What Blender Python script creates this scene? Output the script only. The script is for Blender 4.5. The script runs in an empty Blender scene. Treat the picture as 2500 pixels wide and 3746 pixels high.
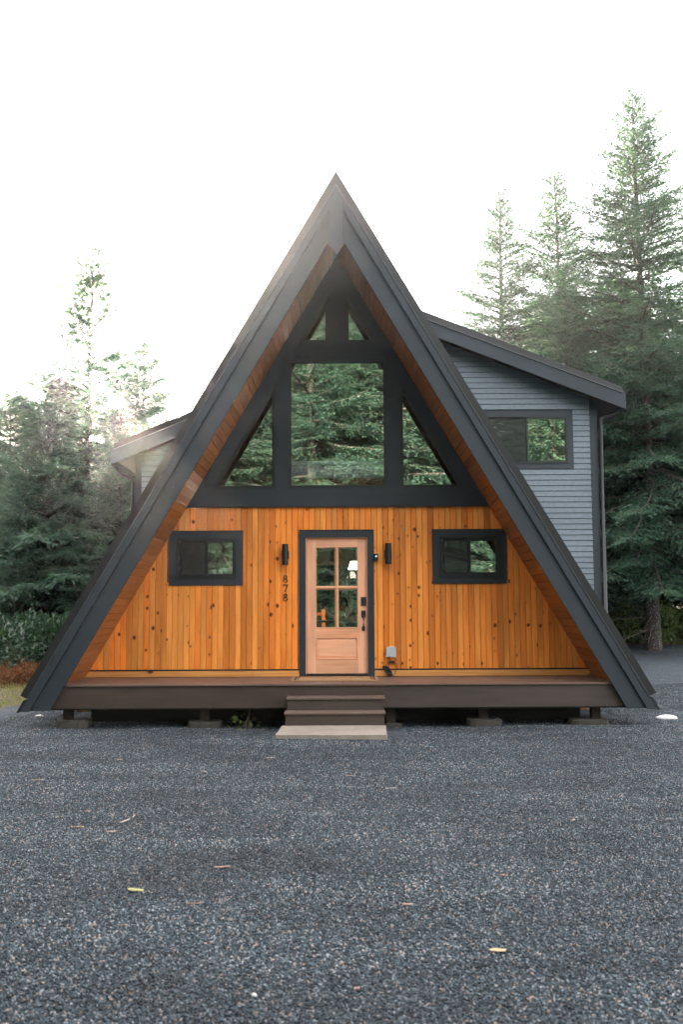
import bpy, math, random
import numpy as np
from mathutils import Vector

SC = bpy.context.scene
COL = SC.collection
R = math.radians
random.seed(7)

# ------------------------------------------------------------------ camera
cam_d = bpy.data.cameras.new('camera')
cam = bpy.data.objects.new('camera', cam_d)
COL.objects.link(cam)
cam_d.sensor_fit = 'HORIZONTAL'
cam_d.sensor_width = 24.0
cam_d.lens = 35.0
cam_d.clip_start = 0.05
cam_d.clip_end = 2000
PITCH, ROLL = 5.468, 0.27
cam.location = (0, 0, 1.62)
cam.rotation_mode = 'XYZ'
cam.rotation_euler = (R(90 + PITCH), 0, 0)
cam.rotation_euler = (cam.rotation_euler.to_matrix() @ __import__('mathutils').Matrix.Rotation(-R(ROLL), 3, 'Z')).to_euler()
cam_d.dof.use_dof = True
cam_d.dof.focus_distance = 14.6
cam_d.dof.aperture_fstop = 3.2
SC.camera = cam

# ------------------------------------------------------------------ sky, sun, exposure
SUN_AZ, SUN_EL = -14.2, 13.5          # degrees from +Y (negative = towards -X), above the horizon
W = bpy.data.worlds.new('World')
SC.world = W
W.use_nodes = True
wn, wl = W.node_tree.nodes, W.node_tree.links
bg = wn['Background']
sky = wn.new('ShaderNodeTexSky')
sky.sky_type = 'NISHITA'
sky.sun_disc = False
sky.sun_elevation = R(SUN_EL)
sky.sun_rotation = R(SUN_AZ)
sky.altitude = 100
sky.air_density = 1.0
sky.dust_density = 1.2
sky.ozone_density = 1.0
# thin bright high cloud over the whole sky
cloud = wn.new('ShaderNodeMixRGB')
cloud.inputs[0].default_value = 0.95
cloud.inputs[2].default_value = (1.62, 1.60, 1.62, 1)
wl.new(sky.outputs[0], cloud.inputs[1])
wl.new(cloud.outputs[0], bg.inputs[0])
bg.inputs[1].default_value = 0.15

sun_d = bpy.data.lights.new('sun', 'SUN')
sun_d.energy = 5.0
sun_d.angle = R(0.53)
sun_d.color = (1.0, 0.86, 0.70)
sun = bpy.data.objects.new('sun', sun_d)
COL.objects.link(sun)
sdir = Vector((math.sin(R(SUN_AZ)) * math.cos(R(SUN_EL)), math.cos(R(SUN_AZ)) * math.cos(R(SUN_EL)), math.sin(R(SUN_EL))))
sun.rotation_euler = sdir.to_track_quat('Z', 'Y').to_euler()
sun.location = sdir * 60

SC.view_settings.view_transform = 'Standard'
SC.view_settings.look = 'None'
SC.view_settings.exposure = 4.05
SC.view_settings.gamma = 1.0
SC.render.engine = 'CYCLES'
SC.cycles.use_denoising = True
SC.cycles.max_bounces = 8
SC.cycles.transparent_max_bounces = 12
SC.cycles.sample_clamp_indirect = 6.0

# ------------------------------------------------------------------ materials
def mat(name):
    m = bpy.data.materials.new(name)
    m.use_nodes = True
    nt = m.node_tree
    return m, nt.nodes, nt.links, nt.nodes['Principled BSDF']

def nd(n, t, **kw):
    x = n.new('ShaderNode' + t)
    for k, v in kw.items():
        if k.startswith('_'):
            x.inputs[k[1:].replace('_', ' ')].default_value = v
        else:
            setattr(x, k, v)
    return x

def ramp(n, stops):
    r = n.new('ShaderNodeValToRGB')
    e = r.color_ramp.elements
    while len(e) < len(stops):
        e.new(0.5)
    for el, (p, c) in zip(e, stops):
        el.position = p
        el.color = (c[0], c[1], c[2], 1) if not isinstance(c, (int, float)) else (c, c, c, 1)
    return r

def mapping(n, l, scale, coord='Object', rnd=None):
    tc = n.new('ShaderNodeTexCoord')
    mp = n.new('ShaderNodeMapping')
    mp.inputs['Scale'].default_value = scale
    l.new(tc.outputs[coord], mp.inputs['Vector'])
    return mp

def bump(n, l, b, h, strength, dist):
    bp = n.new('ShaderNodeBump')
    bp.inputs['Strength'].default_value = strength
    bp.inputs['Distance'].default_value = dist
    l.new(h, bp.inputs['Height'])
    l.new(bp.outputs[0], b.inputs['Normal'])
    return bp

def paint(name, col, rough=0.6, var=0.25, fine=90.0, bstr=0.35, stretch=(1, 1, 1), spec=0.4):
    """matt paint on board: soft blotches, fine saw-texture relief"""
    m, n, l, b = mat(name)
    mp = mapping(n, l, stretch)
    a = nd(n, 'TexNoise', _Scale=1.7, _Detail=4.0)
    f = nd(n, 'TexNoise', _Scale=fine, _Detail=3.0)
    l.new(mp.outputs[0], a.inputs['Vector'])
    l.new(mp.outputs[0], f.inputs['Vector'])
    lo = [c * (1 - var) for c in col]
    hi = [min(1, c * (1 + var)) for c in col]
    r1 = ramp(n, [(0.3, lo), (0.7, hi)])
    mx = nd(n, 'MixRGB', blend_type='MULTIPLY', _Fac=0.55)
    r2 = ramp(n, [(0.3, 0.62), (0.7, 1.25)])
    l.new(a.outputs[0], r1.inputs[0])
    l.new(f.outputs[0], r2.inputs[0])
    l.new(r1.outputs[0], mx.inputs[1])
    l.new(r2.outputs[0], mx.inputs[2])
    l.new(mx.outputs[0], b.inputs['Base Color'])
    b.inputs['Roughness'].default_value = rough
    b.inputs['Specular IOR Level'].default_value = spec
    bump(n, l, b, f.outputs[0], bstr, 0.004)
    return m

def plain(name, col, rough=0.5, metal=0.0, spec=0.5):
    m, n, l, b = mat(name)
    f = nd(n, 'TexNoise', _Scale=35.0, _Detail=3.0)
    mp = mapping(n, l, (1, 1, 1))
    l.new(mp.outputs[0], f.inputs['Vector'])
    r = ramp(n, [(0.3, [c * .8 for c in col]), (0.7, [min(1, c * 1.2) for c in col])])
    l.new(f.outputs[0], r.inputs[0])
    l.new(r.outputs[0], b.inputs['Base Color'])
    b.inputs['Roughness'].default_value = rough
    b.inputs['Metallic'].default_value = metal
    b.inputs['Specular IOR Level'].default_value = spec
    return m

def wood(name, light, mid, dark, axis='Z', knots=True, tone=(0.62, 1.18), rough=0.45, knot_scale=9.0, grain_amt=0.55):
    """stained softwood: tone differs from board to board, grain along the board, knots"""
    m, n, l, b = mat(name)
    oi = n.new('ShaderNodeObjectInfo')
    tc = n.new('ShaderNodeTexCoord')
    off = nd(n, 'VectorMath', operation='MULTIPLY_ADD')
    cmb = n.new('ShaderNodeCombineXYZ')
    for i in range(3):
        l.new(oi.outputs['Random'], cmb.inputs[i])
    l.new(cmb.outputs[0], off.inputs[0])
    off.inputs[1].default_value = (17.0, 0.0, 31.0) if axis == 'Z' else (31.0, 13.0, 7.0)
    l.new(tc.outputs['Object'], off.inputs[2])
    mp = n.new('ShaderNodeMapping')
    s = {'Z': (34, 34, 1.3), 'X': (1.3, 34, 34), 'Y': (34, 1.3, 34)}[axis]
    mp.inputs['Scale'].default_value = s
    l.new(off.outputs[0], mp.inputs['Vector'])
    g = nd(n, 'TexNoise', _Scale=1.0, _Detail=5.0, _Roughness=0.6, _Distortion=0.9)
    l.new(mp.outputs[0], g.inputs['Vector'])
    gr = ramp(n, [(0.28, dark), (0.45, mid), (0.68, light)])
    l.new(g.outputs[0], gr.inputs[0])
    # slow change of tone along the board
    mp2 = n.new('ShaderNodeMapping')
    mp2.inputs['Scale'].default_value = {'Z': (6, 6, 1.1), 'X': (1.1, 6, 6), 'Y': (6, 1.1, 6)}[axis]
    l.new(off.outputs[0], mp2.inputs['Vector'])
    sl = nd(n, 'TexNoise', _Scale=1.0, _Detail=2.0)
    l.new(mp2.outputs[0], sl.inputs['Vector'])
    base = nd(n, 'MixRGB', blend_type='MIX', _Fac=grain_amt)
    base.inputs[1].default_value = (mid[0] * .5 + light[0] * .5, mid[1] * .5 + light[1] * .5, mid[2] * .5 + light[2] * .5, 1)
    l.new(gr.outputs[0], base.inputs[2])
    # per-board tone
    tr = n.new('ShaderNodeMapRange')
    tr.inputs['To Min'].default_value = tone[0]
    tr.inputs['To Max'].default_value = tone[1]
    pw = nd(n, 'Math', operation='POWER')
    l.new(oi.outputs['Random'], pw.inputs[0])
    pw.inputs[1].default_value = 0.55
    l.new(pw.outputs[0], tr.inputs['Value'])
    sr = ramp(n, [(0.3, 0.82), (0.7, 1.14)])
    l.new(sl.outputs[0], sr.inputs[0])
    t1 = nd(n, 'MixRGB', blend_type='MULTIPLY', _Fac=1.0)
    l.new(base.outputs[0], t1.inputs[1])
    l.new(sr.outputs[0], t1.inputs[2])
    t2 = nd(n, 'VectorMath', operation='SCALE')
    l.new(t1.outputs[0], t2.inputs[0])
    l.new(tr.outputs[0], t2.inputs['Scale'])
    f3 = nd(n, 'Math', operation='MULTIPLY'); f3.inputs[1].default_value = 3.37
    l.new(oi.outputs['Random'], f3.inputs[0])
    fr3 = nd(n, 'Math', operation='FRACT'); l.new(f3.outputs[0], fr3.inputs[0])
    hue = ramp(n, [(0.0, (1.0, .80, .62)), (.5, (1, 1, 1)), (1.0, (1.02, 1.13, 1.35))])
    l.new(fr3.outputs[0], hue.inputs[0])
    t3 = nd(n, 'MixRGB', blend_type='MULTIPLY', _Fac=1.0 if knots else .35)
    l.new(t2.outputs[0], t3.inputs[1]); l.new(hue.outputs[0], t3.inputs[2])
    out = t3.outputs[0]
    if knots:
        mp3 = n.new('ShaderNodeMapping')
        mp3.inputs['Scale'].default_value = {'Z': (1, 0, .8), 'X': (.8, 0, 1), 'Y': (1, .8, 1)}[axis]
        l.new(off.outputs[0], mp3.inputs['Vector'])
        wob = nd(n, 'TexNoise', _Scale=40.0, _Detail=2.0)
        l.new(mp3.outputs[0], wob.inputs['Vector'])
        v = nd(n, 'TexVoronoi', _Scale=knot_scale, _Randomness=1.0)
        l.new(mp3.outputs[0], v.inputs['Vector'])
        sep = n.new('ShaderNodeSeparateColor')
        l.new(v.outputs['Color'], sep.inputs[0])
        # size of each knot; some cells have none
        kr = n.new('ShaderNodeMapRange')
        kr.inputs['From Min'].default_value = 0.30
        kr.inputs['From Max'].default_value = 1.0
        kr.inputs['To Min'].default_value = 0.0
        kr.inputs['To Max'].default_value = 0.20
        l.new(sep.outputs[0], kr.inputs['Value'])
        dw = nd(n, 'Math', operation='MULTIPLY_ADD')
        l.new(wob.outputs[0], dw.inputs[0])
        dw.inputs[1].default_value = 0.05
        l.new(v.outputs['Distance'], dw.inputs[2])
        q = nd(n, 'Math', operation='SUBTRACT')
        l.new(dw.outputs[0], q.inputs[0])
        l.new(kr.outputs[0], q.inputs[1])
        core = ramp(n, [(0.0, .92), (0.09, 0.0)])
        halo = ramp(n, [(0.0, 1.0), (0.16, 0.0)])
        l.new(q.outputs[0], core.inputs[0])
        l.new(q.outputs[0], halo.inputs[0])
        has = nd(n, 'Math', operation='GREATER_THAN')
        f7 = nd(n, 'Math', operation='MULTIPLY'); f7.inputs[1].default_value = 7.13
        l.new(oi.outputs['Random'], f7.inputs[0])
        fr7 = nd(n, 'Math', operation='FRACT'); l.new(f7.outputs[0], fr7.inputs[0])
        thr = n.new('ShaderNodeMapRange')
        thr.inputs['To Min'].default_value = .28; thr.inputs['To Max'].default_value = .86
        l.new(fr7.outputs[0], thr.inputs['Value'])
        l.new(thr.outputs[0], has.inputs[1])
        l.new(sep.outputs[0], has.inputs[0])
        f1 = nd(n, 'Math', operation='MULTIPLY')
        l.new(halo.outputs[0], f1.inputs[0])
        l.new(has.outputs[0], f1.inputs[1])
        f1b = nd(n, 'Math', operation='MULTIPLY')
        l.new(f1.outputs[0], f1b.inputs[0])
        f1b.inputs[1].default_value = 0.6
        f2 = nd(n, 'Math', operation='MULTIPLY')
        l.new(core.outputs[0], f2.inputs[0])
        l.new(has.outputs[0], f2.inputs[1])
        k1 = nd(n, 'MixRGB', blend_type='MIX')
        k1.inputs[2].default_value = (dark[0] * .75, dark[1] * .55, dark[2] * .5, 1)
        l.new(f1b.outputs[0], k1.inputs[0])
        l.new(out, k1.inputs[1])
        k2 = nd(n, 'MixRGB', blend_type='MIX')
        k2.inputs[2].default_value = (.085, .026, .010, 1)
        l.new(f2.outputs[0], k2.inputs[0])
        l.new(k1.outputs[0], k2.inputs[1])
        out = k2.outputs[0]
    l.new(out, b.inputs['Base Color'])
    b.inputs['Roughness'].default_value = rough
    b.inputs['Specular IOR Level'].default_value = 0.35
    bump(n, l, b, g.outputs[0], 0.18, 0.002)
    return m

def glass(name, refl=0.2, wave=0.03, tint=(1, 1, 1), scale=2.6):
    """window pane: see-through with a coated reflection that grows at grazing angles"""
    m, n, l, b = mat(name)
    out = n['Material Output']
    n.remove(b)
    tr = n.new('ShaderNodeBsdfTransparent')
    tr.inputs[0].default_value = (*tint, 1)
    gl = nd(n, 'BsdfGlossy', _Roughness=0.0)
    gl.inputs[0].default_value = (0.97, 1.0, 0.97, 1)
    fr = nd(n, 'Fresnel', _IOR=1.5)
    ad = nd(n, 'Math', operation='ADD', use_clamp=True)
    ad.inputs[1].default_value = refl
    mx = n.new('ShaderNodeMixShader')
    l.new(fr.outputs[0], ad.inputs[0])
    l.new(ad.outputs[0], mx.inputs[0])
    l.new(tr.outputs[0], mx.inputs[1])
    l.new(gl.outputs[0], mx.inputs[2])
    l.new(mx.outputs[0], out.inputs[0])
    mp = mapping(n, l, (1, 1, 1))
    f = nd(n, 'TexNoise', _Scale=scale, _Detail=1.5)
    l.new(mp.outputs[0], f.inputs['Vector'])
    bp = nd(n, 'Bump', _Strength=wave, _Distance=0.05)
    l.new(f.outputs[0], bp.inputs['Height'])
    l.new(bp.outputs[0], gl.inputs['Normal'])
    return m

M = {}
M['charcoal'] = paint('charcoal_paint', (.024, .0325, .039), 0.6, .12, 120)
M['charcoal_trim'] = paint('charcoal_trim_paint', (.022, .0285, .034), 0.55, .12, 120)
M['siding'] = paint('slate_siding_paint', (.134, .166, .188), 0.55, .08, 60, .2, (0.3, 1, 1))
M['flashing'] = plain('black_flashing', (.012, .0125, .0125), .42)
M['hem'] = plain('bright_hem', (.075, .08, .085), .35, .2)
M['black'] = plain('black_metal', (.011, .012, .013), .42)
M['blackframe'] = plain('black_vinyl', (.012, .014, .015), .38)
M['cedar'] = wood('cedar_boards', (.86, .325, .062), (.76, .235, .030), (.48, .110, .012), tone=(.72, 1.22))
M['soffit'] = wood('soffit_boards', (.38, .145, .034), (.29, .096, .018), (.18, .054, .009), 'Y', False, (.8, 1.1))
M['cedar_base'] = wood('cedar_base_board', (.74, .34, .10), (.58, .22, .05), (.30, .09, .02), 'X', True, (.9, 1.05), knot_scale=5)
M['fir'] = wood('fir_door', (.86, .46, .275), (.78, .38, .21), (.64, .275, .135), 'Z', False, (.98, 1.0), .4, grain_amt=.6)
M['fir_x'] = wood('fir_door_rail', (.86, .46, .275), (.78, .38, .21), (.64, .275, .135), 'X', False, (.98, 1.0), .4, grain_amt=.6)
M['deck'] = wood('composite_deck', (.155, .105, .083), (.125, .082, .064), (.10, .064, .050), 'X', False, (.9, 1.1), .42, grain_amt=.5)
M['deckfascia'] = wood('composite_fascia', (.066, .049, .040), (.056, .041, .033), (.043, .031, .025), 'X', False, (.95, 1.05), .5, grain_amt=.5)
M['post'] = plain('treated_post', (.045, .03, .02), .8)
M['skirt'] = plain('skirt_panel', (.022, .020, .016), .9)
M['roofmetal'] = plain('roof_metal', (.012, .0125, .0125), .38)
M['cream'] = plain('cream_paint', (.72, .62, .50), .5)
M['white'] = plain('white_fabric', (.86, .86, .85), .8)
M['ceramic'] = plain('white_ceramic', (.85, .85, .84), .25)
M['interior'] = wood('interior_pine', (.42, .22, .10), (.33, .16, .07), (.22, .10, .04), 'Y', False, (.9, 1.1))
M['floor_in'] = plain('interior_floor', (.22, .13, .08), .5)
M['glass'] = glass('window_glass', .28, .004)
M['glass_small'] = glass('small_window_glass', .24, .007)
M['glass_door'] = glass('door_glass', .02, .03)
M['glass_back'] = glass('back_glass', .03, .0)
m, n, l, b = mat('insect_screen')
b.inputs['Base Color'].default_value = (.02, .022, .021, 1)
b.inputs['Roughness'].default_value = .8
b.inputs['Alpha'].default_value = .45
M['screen'] = m

def concrete(name, c1, c2, spots=True):
    m, n, l, b = mat(name)
    mp = mapping(n, l, (1, 1, 1))
    a = nd(n, 'TexNoise', _Scale=3.0, _Detail=6.0, _Roughness=.65)
    l.new(mp.outputs[0], a.inputs['Vector'])
    r = ramp(n, [(.3, c1), (.68, c2)])
    l.new(a.outputs[0], r.inputs[0])
    v = nd(n, 'TexVoronoi', _Scale=26.0)
    l.new(mp.outputs[0], v.inputs['Vector'])
    sp = ramp(n, [(0.0, .18), (.13, .3), (.17, 1.0)])
    l.new(v.outputs['Distance'], sp.inputs[0])
    mx = nd(n, 'MixRGB', blend_type='MULTIPLY', _Fac=.8 if spots else .3)
    l.new(r.outputs[0], mx.inputs[1])
    l.new(sp.outputs[0], mx.inputs[2])
    l.new(mx.outputs[0], b.inputs['Base Color'])
    b.inputs['Roughness'].default_value = .9
    f = nd(n, 'TexNoise', _Scale=60.0, _Detail=4.0)
    l.new(mp.outputs[0], f.inputs['Vector'])
    bump(n, l, b, f.outputs[0], .5, .006)
    return m
M['concrete'] = concrete('concrete', (.20, .165, .132), (.28, .238, .198))
M['padstone'] = concrete('mossy_shaded_concrete', (.020, .018, .013), (.060, .052, .040), False)  # colour lowered to put the shade under the deck into the pads

# ------------------------------------------------------------------ mesh helpers
def link(name, me, m=None, parent=None, kind=None, label=None, cat=None, group=None, loc=None):
    o = bpy.data.objects.new(name, me)
    COL.objects.link(o)
    if m is not None and me is not None and not me.materials:
        me.materials.append(m)
    if parent is not None:
        o.parent = parent
    if loc is not None:
        o.location = loc
    for k, v in (('kind', kind), ('label', label), ('category', cat), ('group', group)):
        if v:
            o[k] = v
    return o

def mesh(name, v, f, smooth=False):
    me = bpy.data.meshes.new(name)
    me.from_pydata(v, [], f)
    me.update()
    if smooth:
        me.polygons.foreach_set('use_smooth', [True] * len(me.polygons))
    return me

def np_mesh(name, V, F, smooth=False):
    me = bpy.data.meshes.new(name)
    k = F.shape[1]
    me.vertices.add(len(V))
    me.vertices.foreach_set('co', V.astype(np.float32).ravel())
    me.loops.add(F.size)
    me.loops.foreach_set('vertex_index', F.astype(np.int32).ravel())
    me.polygons.add(len(F))
    me.polygons.foreach_set('loop_start', np.arange(0, F.size, k, dtype=np.int32))
    me.polygons.foreach_set('loop_total', np.full(len(F), k, dtype=np.int32))
    if smooth:
        me.polygons.foreach_set('use_smooth', np.ones(len(F), dtype=bool))
    me.update(calc_edges=True)
    me.validate()
    return me

class MB:
    """collects simple solids into one mesh"""
    def __init__(s):
        s.v, s.f = [], []
    def add(s, v, f):
        k = len(s.v)
        s.v += [tuple(p) for p in v]
        s.f += [tuple(i + k for i in q) for q in f]
        return s
    def box(s, x0, x1, y0, y1, z0, z1):
        v = [(x, y, z) for x in (x0, x1) for y in (y0, y1) for z in (z0, z1)]
        return s.add(v, [(0, 1, 3, 2), (4, 6, 7, 5), (0, 4, 5, 1), (2, 3, 7, 6), (0, 2, 6, 4), (1, 5, 7, 3)])
    def prism(s, poly, y0, y1):
        """poly in x,z extruded along y"""
        k = len(poly)
        v = [(x, y0, z) for x, z in poly] + [(x, y1, z) for x, z in poly]
        f = [tuple(range(k)), tuple(range(2 * k - 1, k - 1, -1))]
        f += [(i, k + i, k + (i + 1) % k, (i + 1) % k) for i in range(k)]
        return s.add(v, f)
    def ring(s, outer, inner, y0, y1):
        k = len(outer)
        v = [(x, y0, z) for x, z in outer] + [(x, y0, z) for x, z in inner] + [(x, y1, z) for x, z in outer] + [(x, y1, z) for x, z in inner]
        f = []
        for i in range(k):
            j = (i + 1) % k
            f += [(i, j, k + j, k + i), (k + i, k + j, 3 * k + j, 3 * k + i), (2 * k + i, 3 * k + i, 3 * k + j, 2 * k + j), (i, 2 * k + i, 2 * k + j, j)]
        return s.add(v, f)
    def tube(s, pts, rad, n=8, cap=True):
        pts = [Vector(p) for p in pts]
        rs = rad if isinstance(rad, (list, tuple)) else [rad] * len(pts)
        k0 = len(s.v)
        for i, p in enumerate(pts):
            t = (pts[min(i + 1, len(pts) - 1)] - pts[max(i - 1, 0)]).normalized()
            a = t.cross(Vector((0, 0, 1)))
            if a.length < 1e-3:
                a = t.cross(Vector((0, 1, 0)))
            a.normalize()
            bb = t.cross(a)
            for q in range(n):
                an = 2 * math.pi * q / n
                s.v.append(tuple(p + (a * math.cos(an) + bb * math.sin(an)) * rs[i]))
        for i in range(len(pts) - 1):
            for q in range(n):
                a0 = k0 + i * n + q
                a1 = k0 + i * n + (q + 1) % n
                s.f.append((a0, a1, a1 + n, a0 + n))
        if cap:
            s.f.append(tuple(k0 + q for q in range(n)))
            s.f.append(tuple(k0 + (len(pts) - 1) * n + q for q in reversed(range(n))))
        return s
    def lathe(s, prof, cx=0, cy=0, n=20):
        k0 = len(s.v)
        for r_, z in prof:
            for q in range(n):
                an = 2 * math.pi * q / n
                s.v.append((cx + r_ * math.cos(an), cy + r_ * math.sin(an), z))
        for i in range(len(prof) - 1):
            for q in range(n):
                a0 = k0 + i * n + q
                a1 = k0 + i * n + (q + 1) % n
                s.f.append((a0, a1, a1 + n, a0 + n))
        s.f.append(tuple(k0 + q for q in reversed(range(n))))
        s.f.append(tuple(k0 + (len(prof) - 1) * n + q for q in range(n)))
        return s
    def build(s, name, m, parent=None, bevel=0, smooth=False, shift=None, **kw):
        v = s.v if shift is None else [(x - shift[0], y - shift[1], z - shift[2]) for x, y, z in s.v]
        o = link(name, mesh(name, v, s.f, smooth), m, parent, **kw)
        if bevel:
            md = o.modifiers.new('bevel', 'BEVEL')
            md.width = bevel
            md.segments = 2
            md.limit_method = 'ANGLE'
        return o

def clip(poly, a, b_, c):
    """keep the side a*x + b*z <= c of a convex polygon"""
    out = []
    k = len(poly)
    for i in range(k):
        p, q = poly[i], poly[(i + 1) % k]
        dp = a * p[0] + b_ * p[1] - c
        dq = a * q[0] + b_ * q[1] - c
        if dp <= 0:
            out.append(p)
        if (dp < 0 < dq) or (dq < 0 < dp):
            t = dp / (dp - dq)
            out.append((p[0] + t * (q[0] - p[0]), p[1] + t * (q[1] - p[1])))
    return out if len(out) > 2 else []

def inset(poly, d):
    """inset a convex polygon given counter-clockwise in x,z"""
    k = len(poly)
    lines = []
    for i in range(k):
        p, q = poly[i], poly[(i + 1) % k]
        dx, dz = q[0] - p[0], q[1] - p[1]
        ln = math.hypot(dx, dz)
        nx, nz = -dz / ln, dx / ln
        lines.append((nx, nz, nx * p[0] + nz * p[1] + d))
    out = []
    for i in range(k):
        a1, b1, c1 = lines[i - 1]
        a2, b2, c2 = lines[i]
        det = a1 * b2 - a2 * b1
        out.append(((c1 * b2 - c2 * b1) / det, (a1 * c2 - a2 * c1) / det))
    return out

def rect(x0, x1, z0, z1):
    return [(x0, z0), (x1, z0), (x1, z1), (x0, z1)]

def thing(name, label, cat, loc=(0, 0, 0), rz=0, group=None):
    o = link(name, None, None, None, None, label, cat, group, loc)
    o.rotation_euler[2] = rz
    o.empty_display_size = .2
    return o

# ------------------------------------------------------------------ ground
def ghei(x, y):
    """gentle unevenness of the yard; the forest floor rises a little"""
    z = .035 + .012 * math.sin(x * .9 + y * .35) + .010 * math.sin(y * 1.1 - x * .4 + 1.3) + .006 * math.sin(2.7 * x + 1.9 * y)
    z += .03 * math.exp(-((x + .1) ** 2 / 3 + (y - 12) ** 2 / 1.2))
    if y > 13.3 and abs(x) < 5:
        z -= .03
    d = max(0.0, abs(x) - 9) * .03 + max(0.0, y - 25) * .035
    return z + min(d, 2.5)

def grid(xs, ys, dz=0.0, keep=None):
    V = [(x, y, ghei(x, y) + dz) for y in ys for x in xs]
    nx = len(xs)
    F = []
    for j in range(len(ys) - 1):
        for i in range(nx - 1):
            if keep is None or keep((xs[i] + xs[i + 1]) / 2, (ys[j] + ys[j + 1]) / 2):
                F.append((j * nx + i, j * nx + i + 1, (j + 1) * nx + i + 1, (j + 1) * nx + i))
    return V, F

m, n, l, b = mat('forest_floor')
mp = mapping(n, l, (1, 1, 1))
a = nd(n, 'TexNoise', _Scale=.7, _Detail=6.0, _Roughness=.7)
f = nd(n, 'TexNoise', _Scale=14.0, _Detail=6.0, _Roughness=.7)
l.new(mp.outputs[0], a.inputs['Vector']); l.new(mp.outputs[0], f.inputs['Vector'])
r1 = ramp(n, [(.35, (.065, .045, .028)), (.52, (.10, .075, .042)), (.66, (.07, .085, .03))])
r2 = ramp(n, [(.3, .45), (.7, 1.35)])
l.new(a.outputs[0], r1.inputs[0]); l.new(f.outputs[0], r2.inputs[0])
mx = nd(n, 'MixRGB', blend_type='MULTIPLY', _Fac=.9)
l.new(r1.outputs[0], mx.inputs[1]); l.new(r2.outputs[0], mx.inputs[2])
l.new(mx.outputs[0], b.inputs['Base Color'])
b.inputs['Roughness'].default_value = .95
bump(n, l, b, f.outputs[0], .8, .05)
M['floor'] = m

xs = [-150, -100, -60, -40] + [x * 1.5 for x in range(-20, 21)] + [40, 60, 100, 150]
ys = [-150, -100, -60] + [y * 1.5 for y in range(-26, 40)] + [70, 100, 150]
V, F = grid(xs, ys, -.012)
link('ground', mesh('ground', V, F, True), M['floor'], kind='structure')

YARD = [(-30, -16), (30, -16), (30, 20), (17, 28), (14, 31.5), (11.2, 32.4), (8.8, 33.6), (6.6, 32.5), (5.9, 28), (5.6, 23.5), (-3.6, 23.5), (-4.3, 18), (-4.9, 16.6), (-5.7, 15.7), (-7.5, 14.8), (-10.5, 13.4), (-14, 12), (-30, 9)]
def inside(x, y, P=YARD):
    c = False
    k = len(P)
    for i in range(k):
        x1, y1 = P[i]
        x2, y2 = P[(i + 1) % k]
        if (y1 > y) != (y2 > y) and x < (x2 - x1) * (y - y1) / (y2 - y1) + x1:
            c = not c
    return c
def jag(x, y):
    return inside(x + .22 * math.sin(y * 2.3 + x) + .13 * math.sin(5.1 * y), y + .18 * math.sin(x * 2.9) + .1 * math.sin(6.3 * x + y))

m, n, l, b = mat('crushed_gravel')
mp = mapping(n, l, (1, 1, 1))
v = nd(n, 'TexVoronoi', _Scale=75.0)
v2 = nd(n, 'TexVoronoi', _Scale=150.0)
a = nd(n, 'TexNoise', _Scale=.55, _Detail=5.0, _Roughness=.6)
for q in (v, v2, a):
    l.new(mp.outputs[0], q.inputs['Vector'])
sep = n.new('ShaderNodeSeparateColor')
l.new(v.outputs['Color'], sep.inputs[0])
r1 = ramp(n, [(.0, (.002, .005, .009)), (.4, (.0085, .0175, .026)), (.72, (.025, .046, .062)), (.92, (.095, .125, .147)), (1, (.28, .27, .26))])
l.new(sep.outputs[0], r1.inputs[0])
r2 = ramp(n, [(.34, (.50, .52, .54)), (.52, (.95, .95, .95)), (.66, (1.45, 1.38, 1.32))])
a.inputs['Scale'].default_value = .9
mp9 = mapping(n, l, (.6, 1.5, 1))
l.new(mp9.outputs[0], a.inputs['Vector'])
l.new(a.outputs[0], r2.inputs[0])
mx = nd(n, 'MixRGB', blend_type='MULTIPLY', _Fac=1.0)
l.new(r1.outputs[0], mx.inputs[1]); l.new(r2.outputs[0], mx.inputs[2])
l.new(mx.outputs[0], b.inputs['Base Color'])
b.inputs['Roughness'].default_value = .75
hh = nd(n, 'Math', operation='MULTIPLY_ADD')
l.new(sep.outputs[1], hh.inputs[0]); hh.inputs[1].default_value = 1.2; l.new(v.outputs['Distance'], hh.inputs[2])
bump(n, l, b, hh.outputs[0], 1.0, .012)
M['gravel'] = m

g = .3
xs = [i * g for i in range(-100, 101)]
ys = [i * g for i in range(-54, 114)]
V, F = grid(xs, ys, .004, jag)
link('gravel_yard', mesh('gravel_yard', V, F, True), M['gravel'], kind='structure')

# loose stones of the gravel, scattered over the part of the yard in front of the house
m, n, l, b = mat('gravel_stone')
at = nd(n, 'Attribute', attribute_type='INSTANCER', attribute_name='tone')
r1 = ramp(n, [(0, (.002, .004, .008)), (.42, (.0068, .0148, .0222)), (.68, (.022, .042, .058)), (.87, (.082, .116, .140)), (.955, (.29, .30, .32)), (.975, (.31, .22, .15)), (1, (.28, .18, .16))])
l.new(at.outputs['Fac'], r1.inputs[0])
ge = n.new('ShaderNodeNewGeometry')
pa = nd(n, 'TexNoise', _Scale=.9, _Detail=5.0, _Roughness=.62)
mpg = n.new('ShaderNodeMapping'); mpg.inputs['Scale'].default_value = (.6, 1.5, 1)
l.new(ge.outputs['Position'], mpg.inputs['Vector']); l.new(mpg.outputs[0], pa.inputs['Vector'])
rp = ramp(n, [(.34, (.50, .52, .54)), (.52, (.95, .95, .95)), (.66, (1.45, 1.38, 1.32))])
l.new(pa.outputs[0], rp.inputs[0])
mx = nd(n, 'MixRGB', blend_type='MULTIPLY', _Fac=1.0)
l.new(r1.outputs[0], mx.inputs[1]); l.new(rp.outputs[0], mx.inputs[2])
l.new(mx.outputs[0], b.inputs['Base Color'])
b.inputs['Roughness'].default_value = .62
M['stone'] = m

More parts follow.
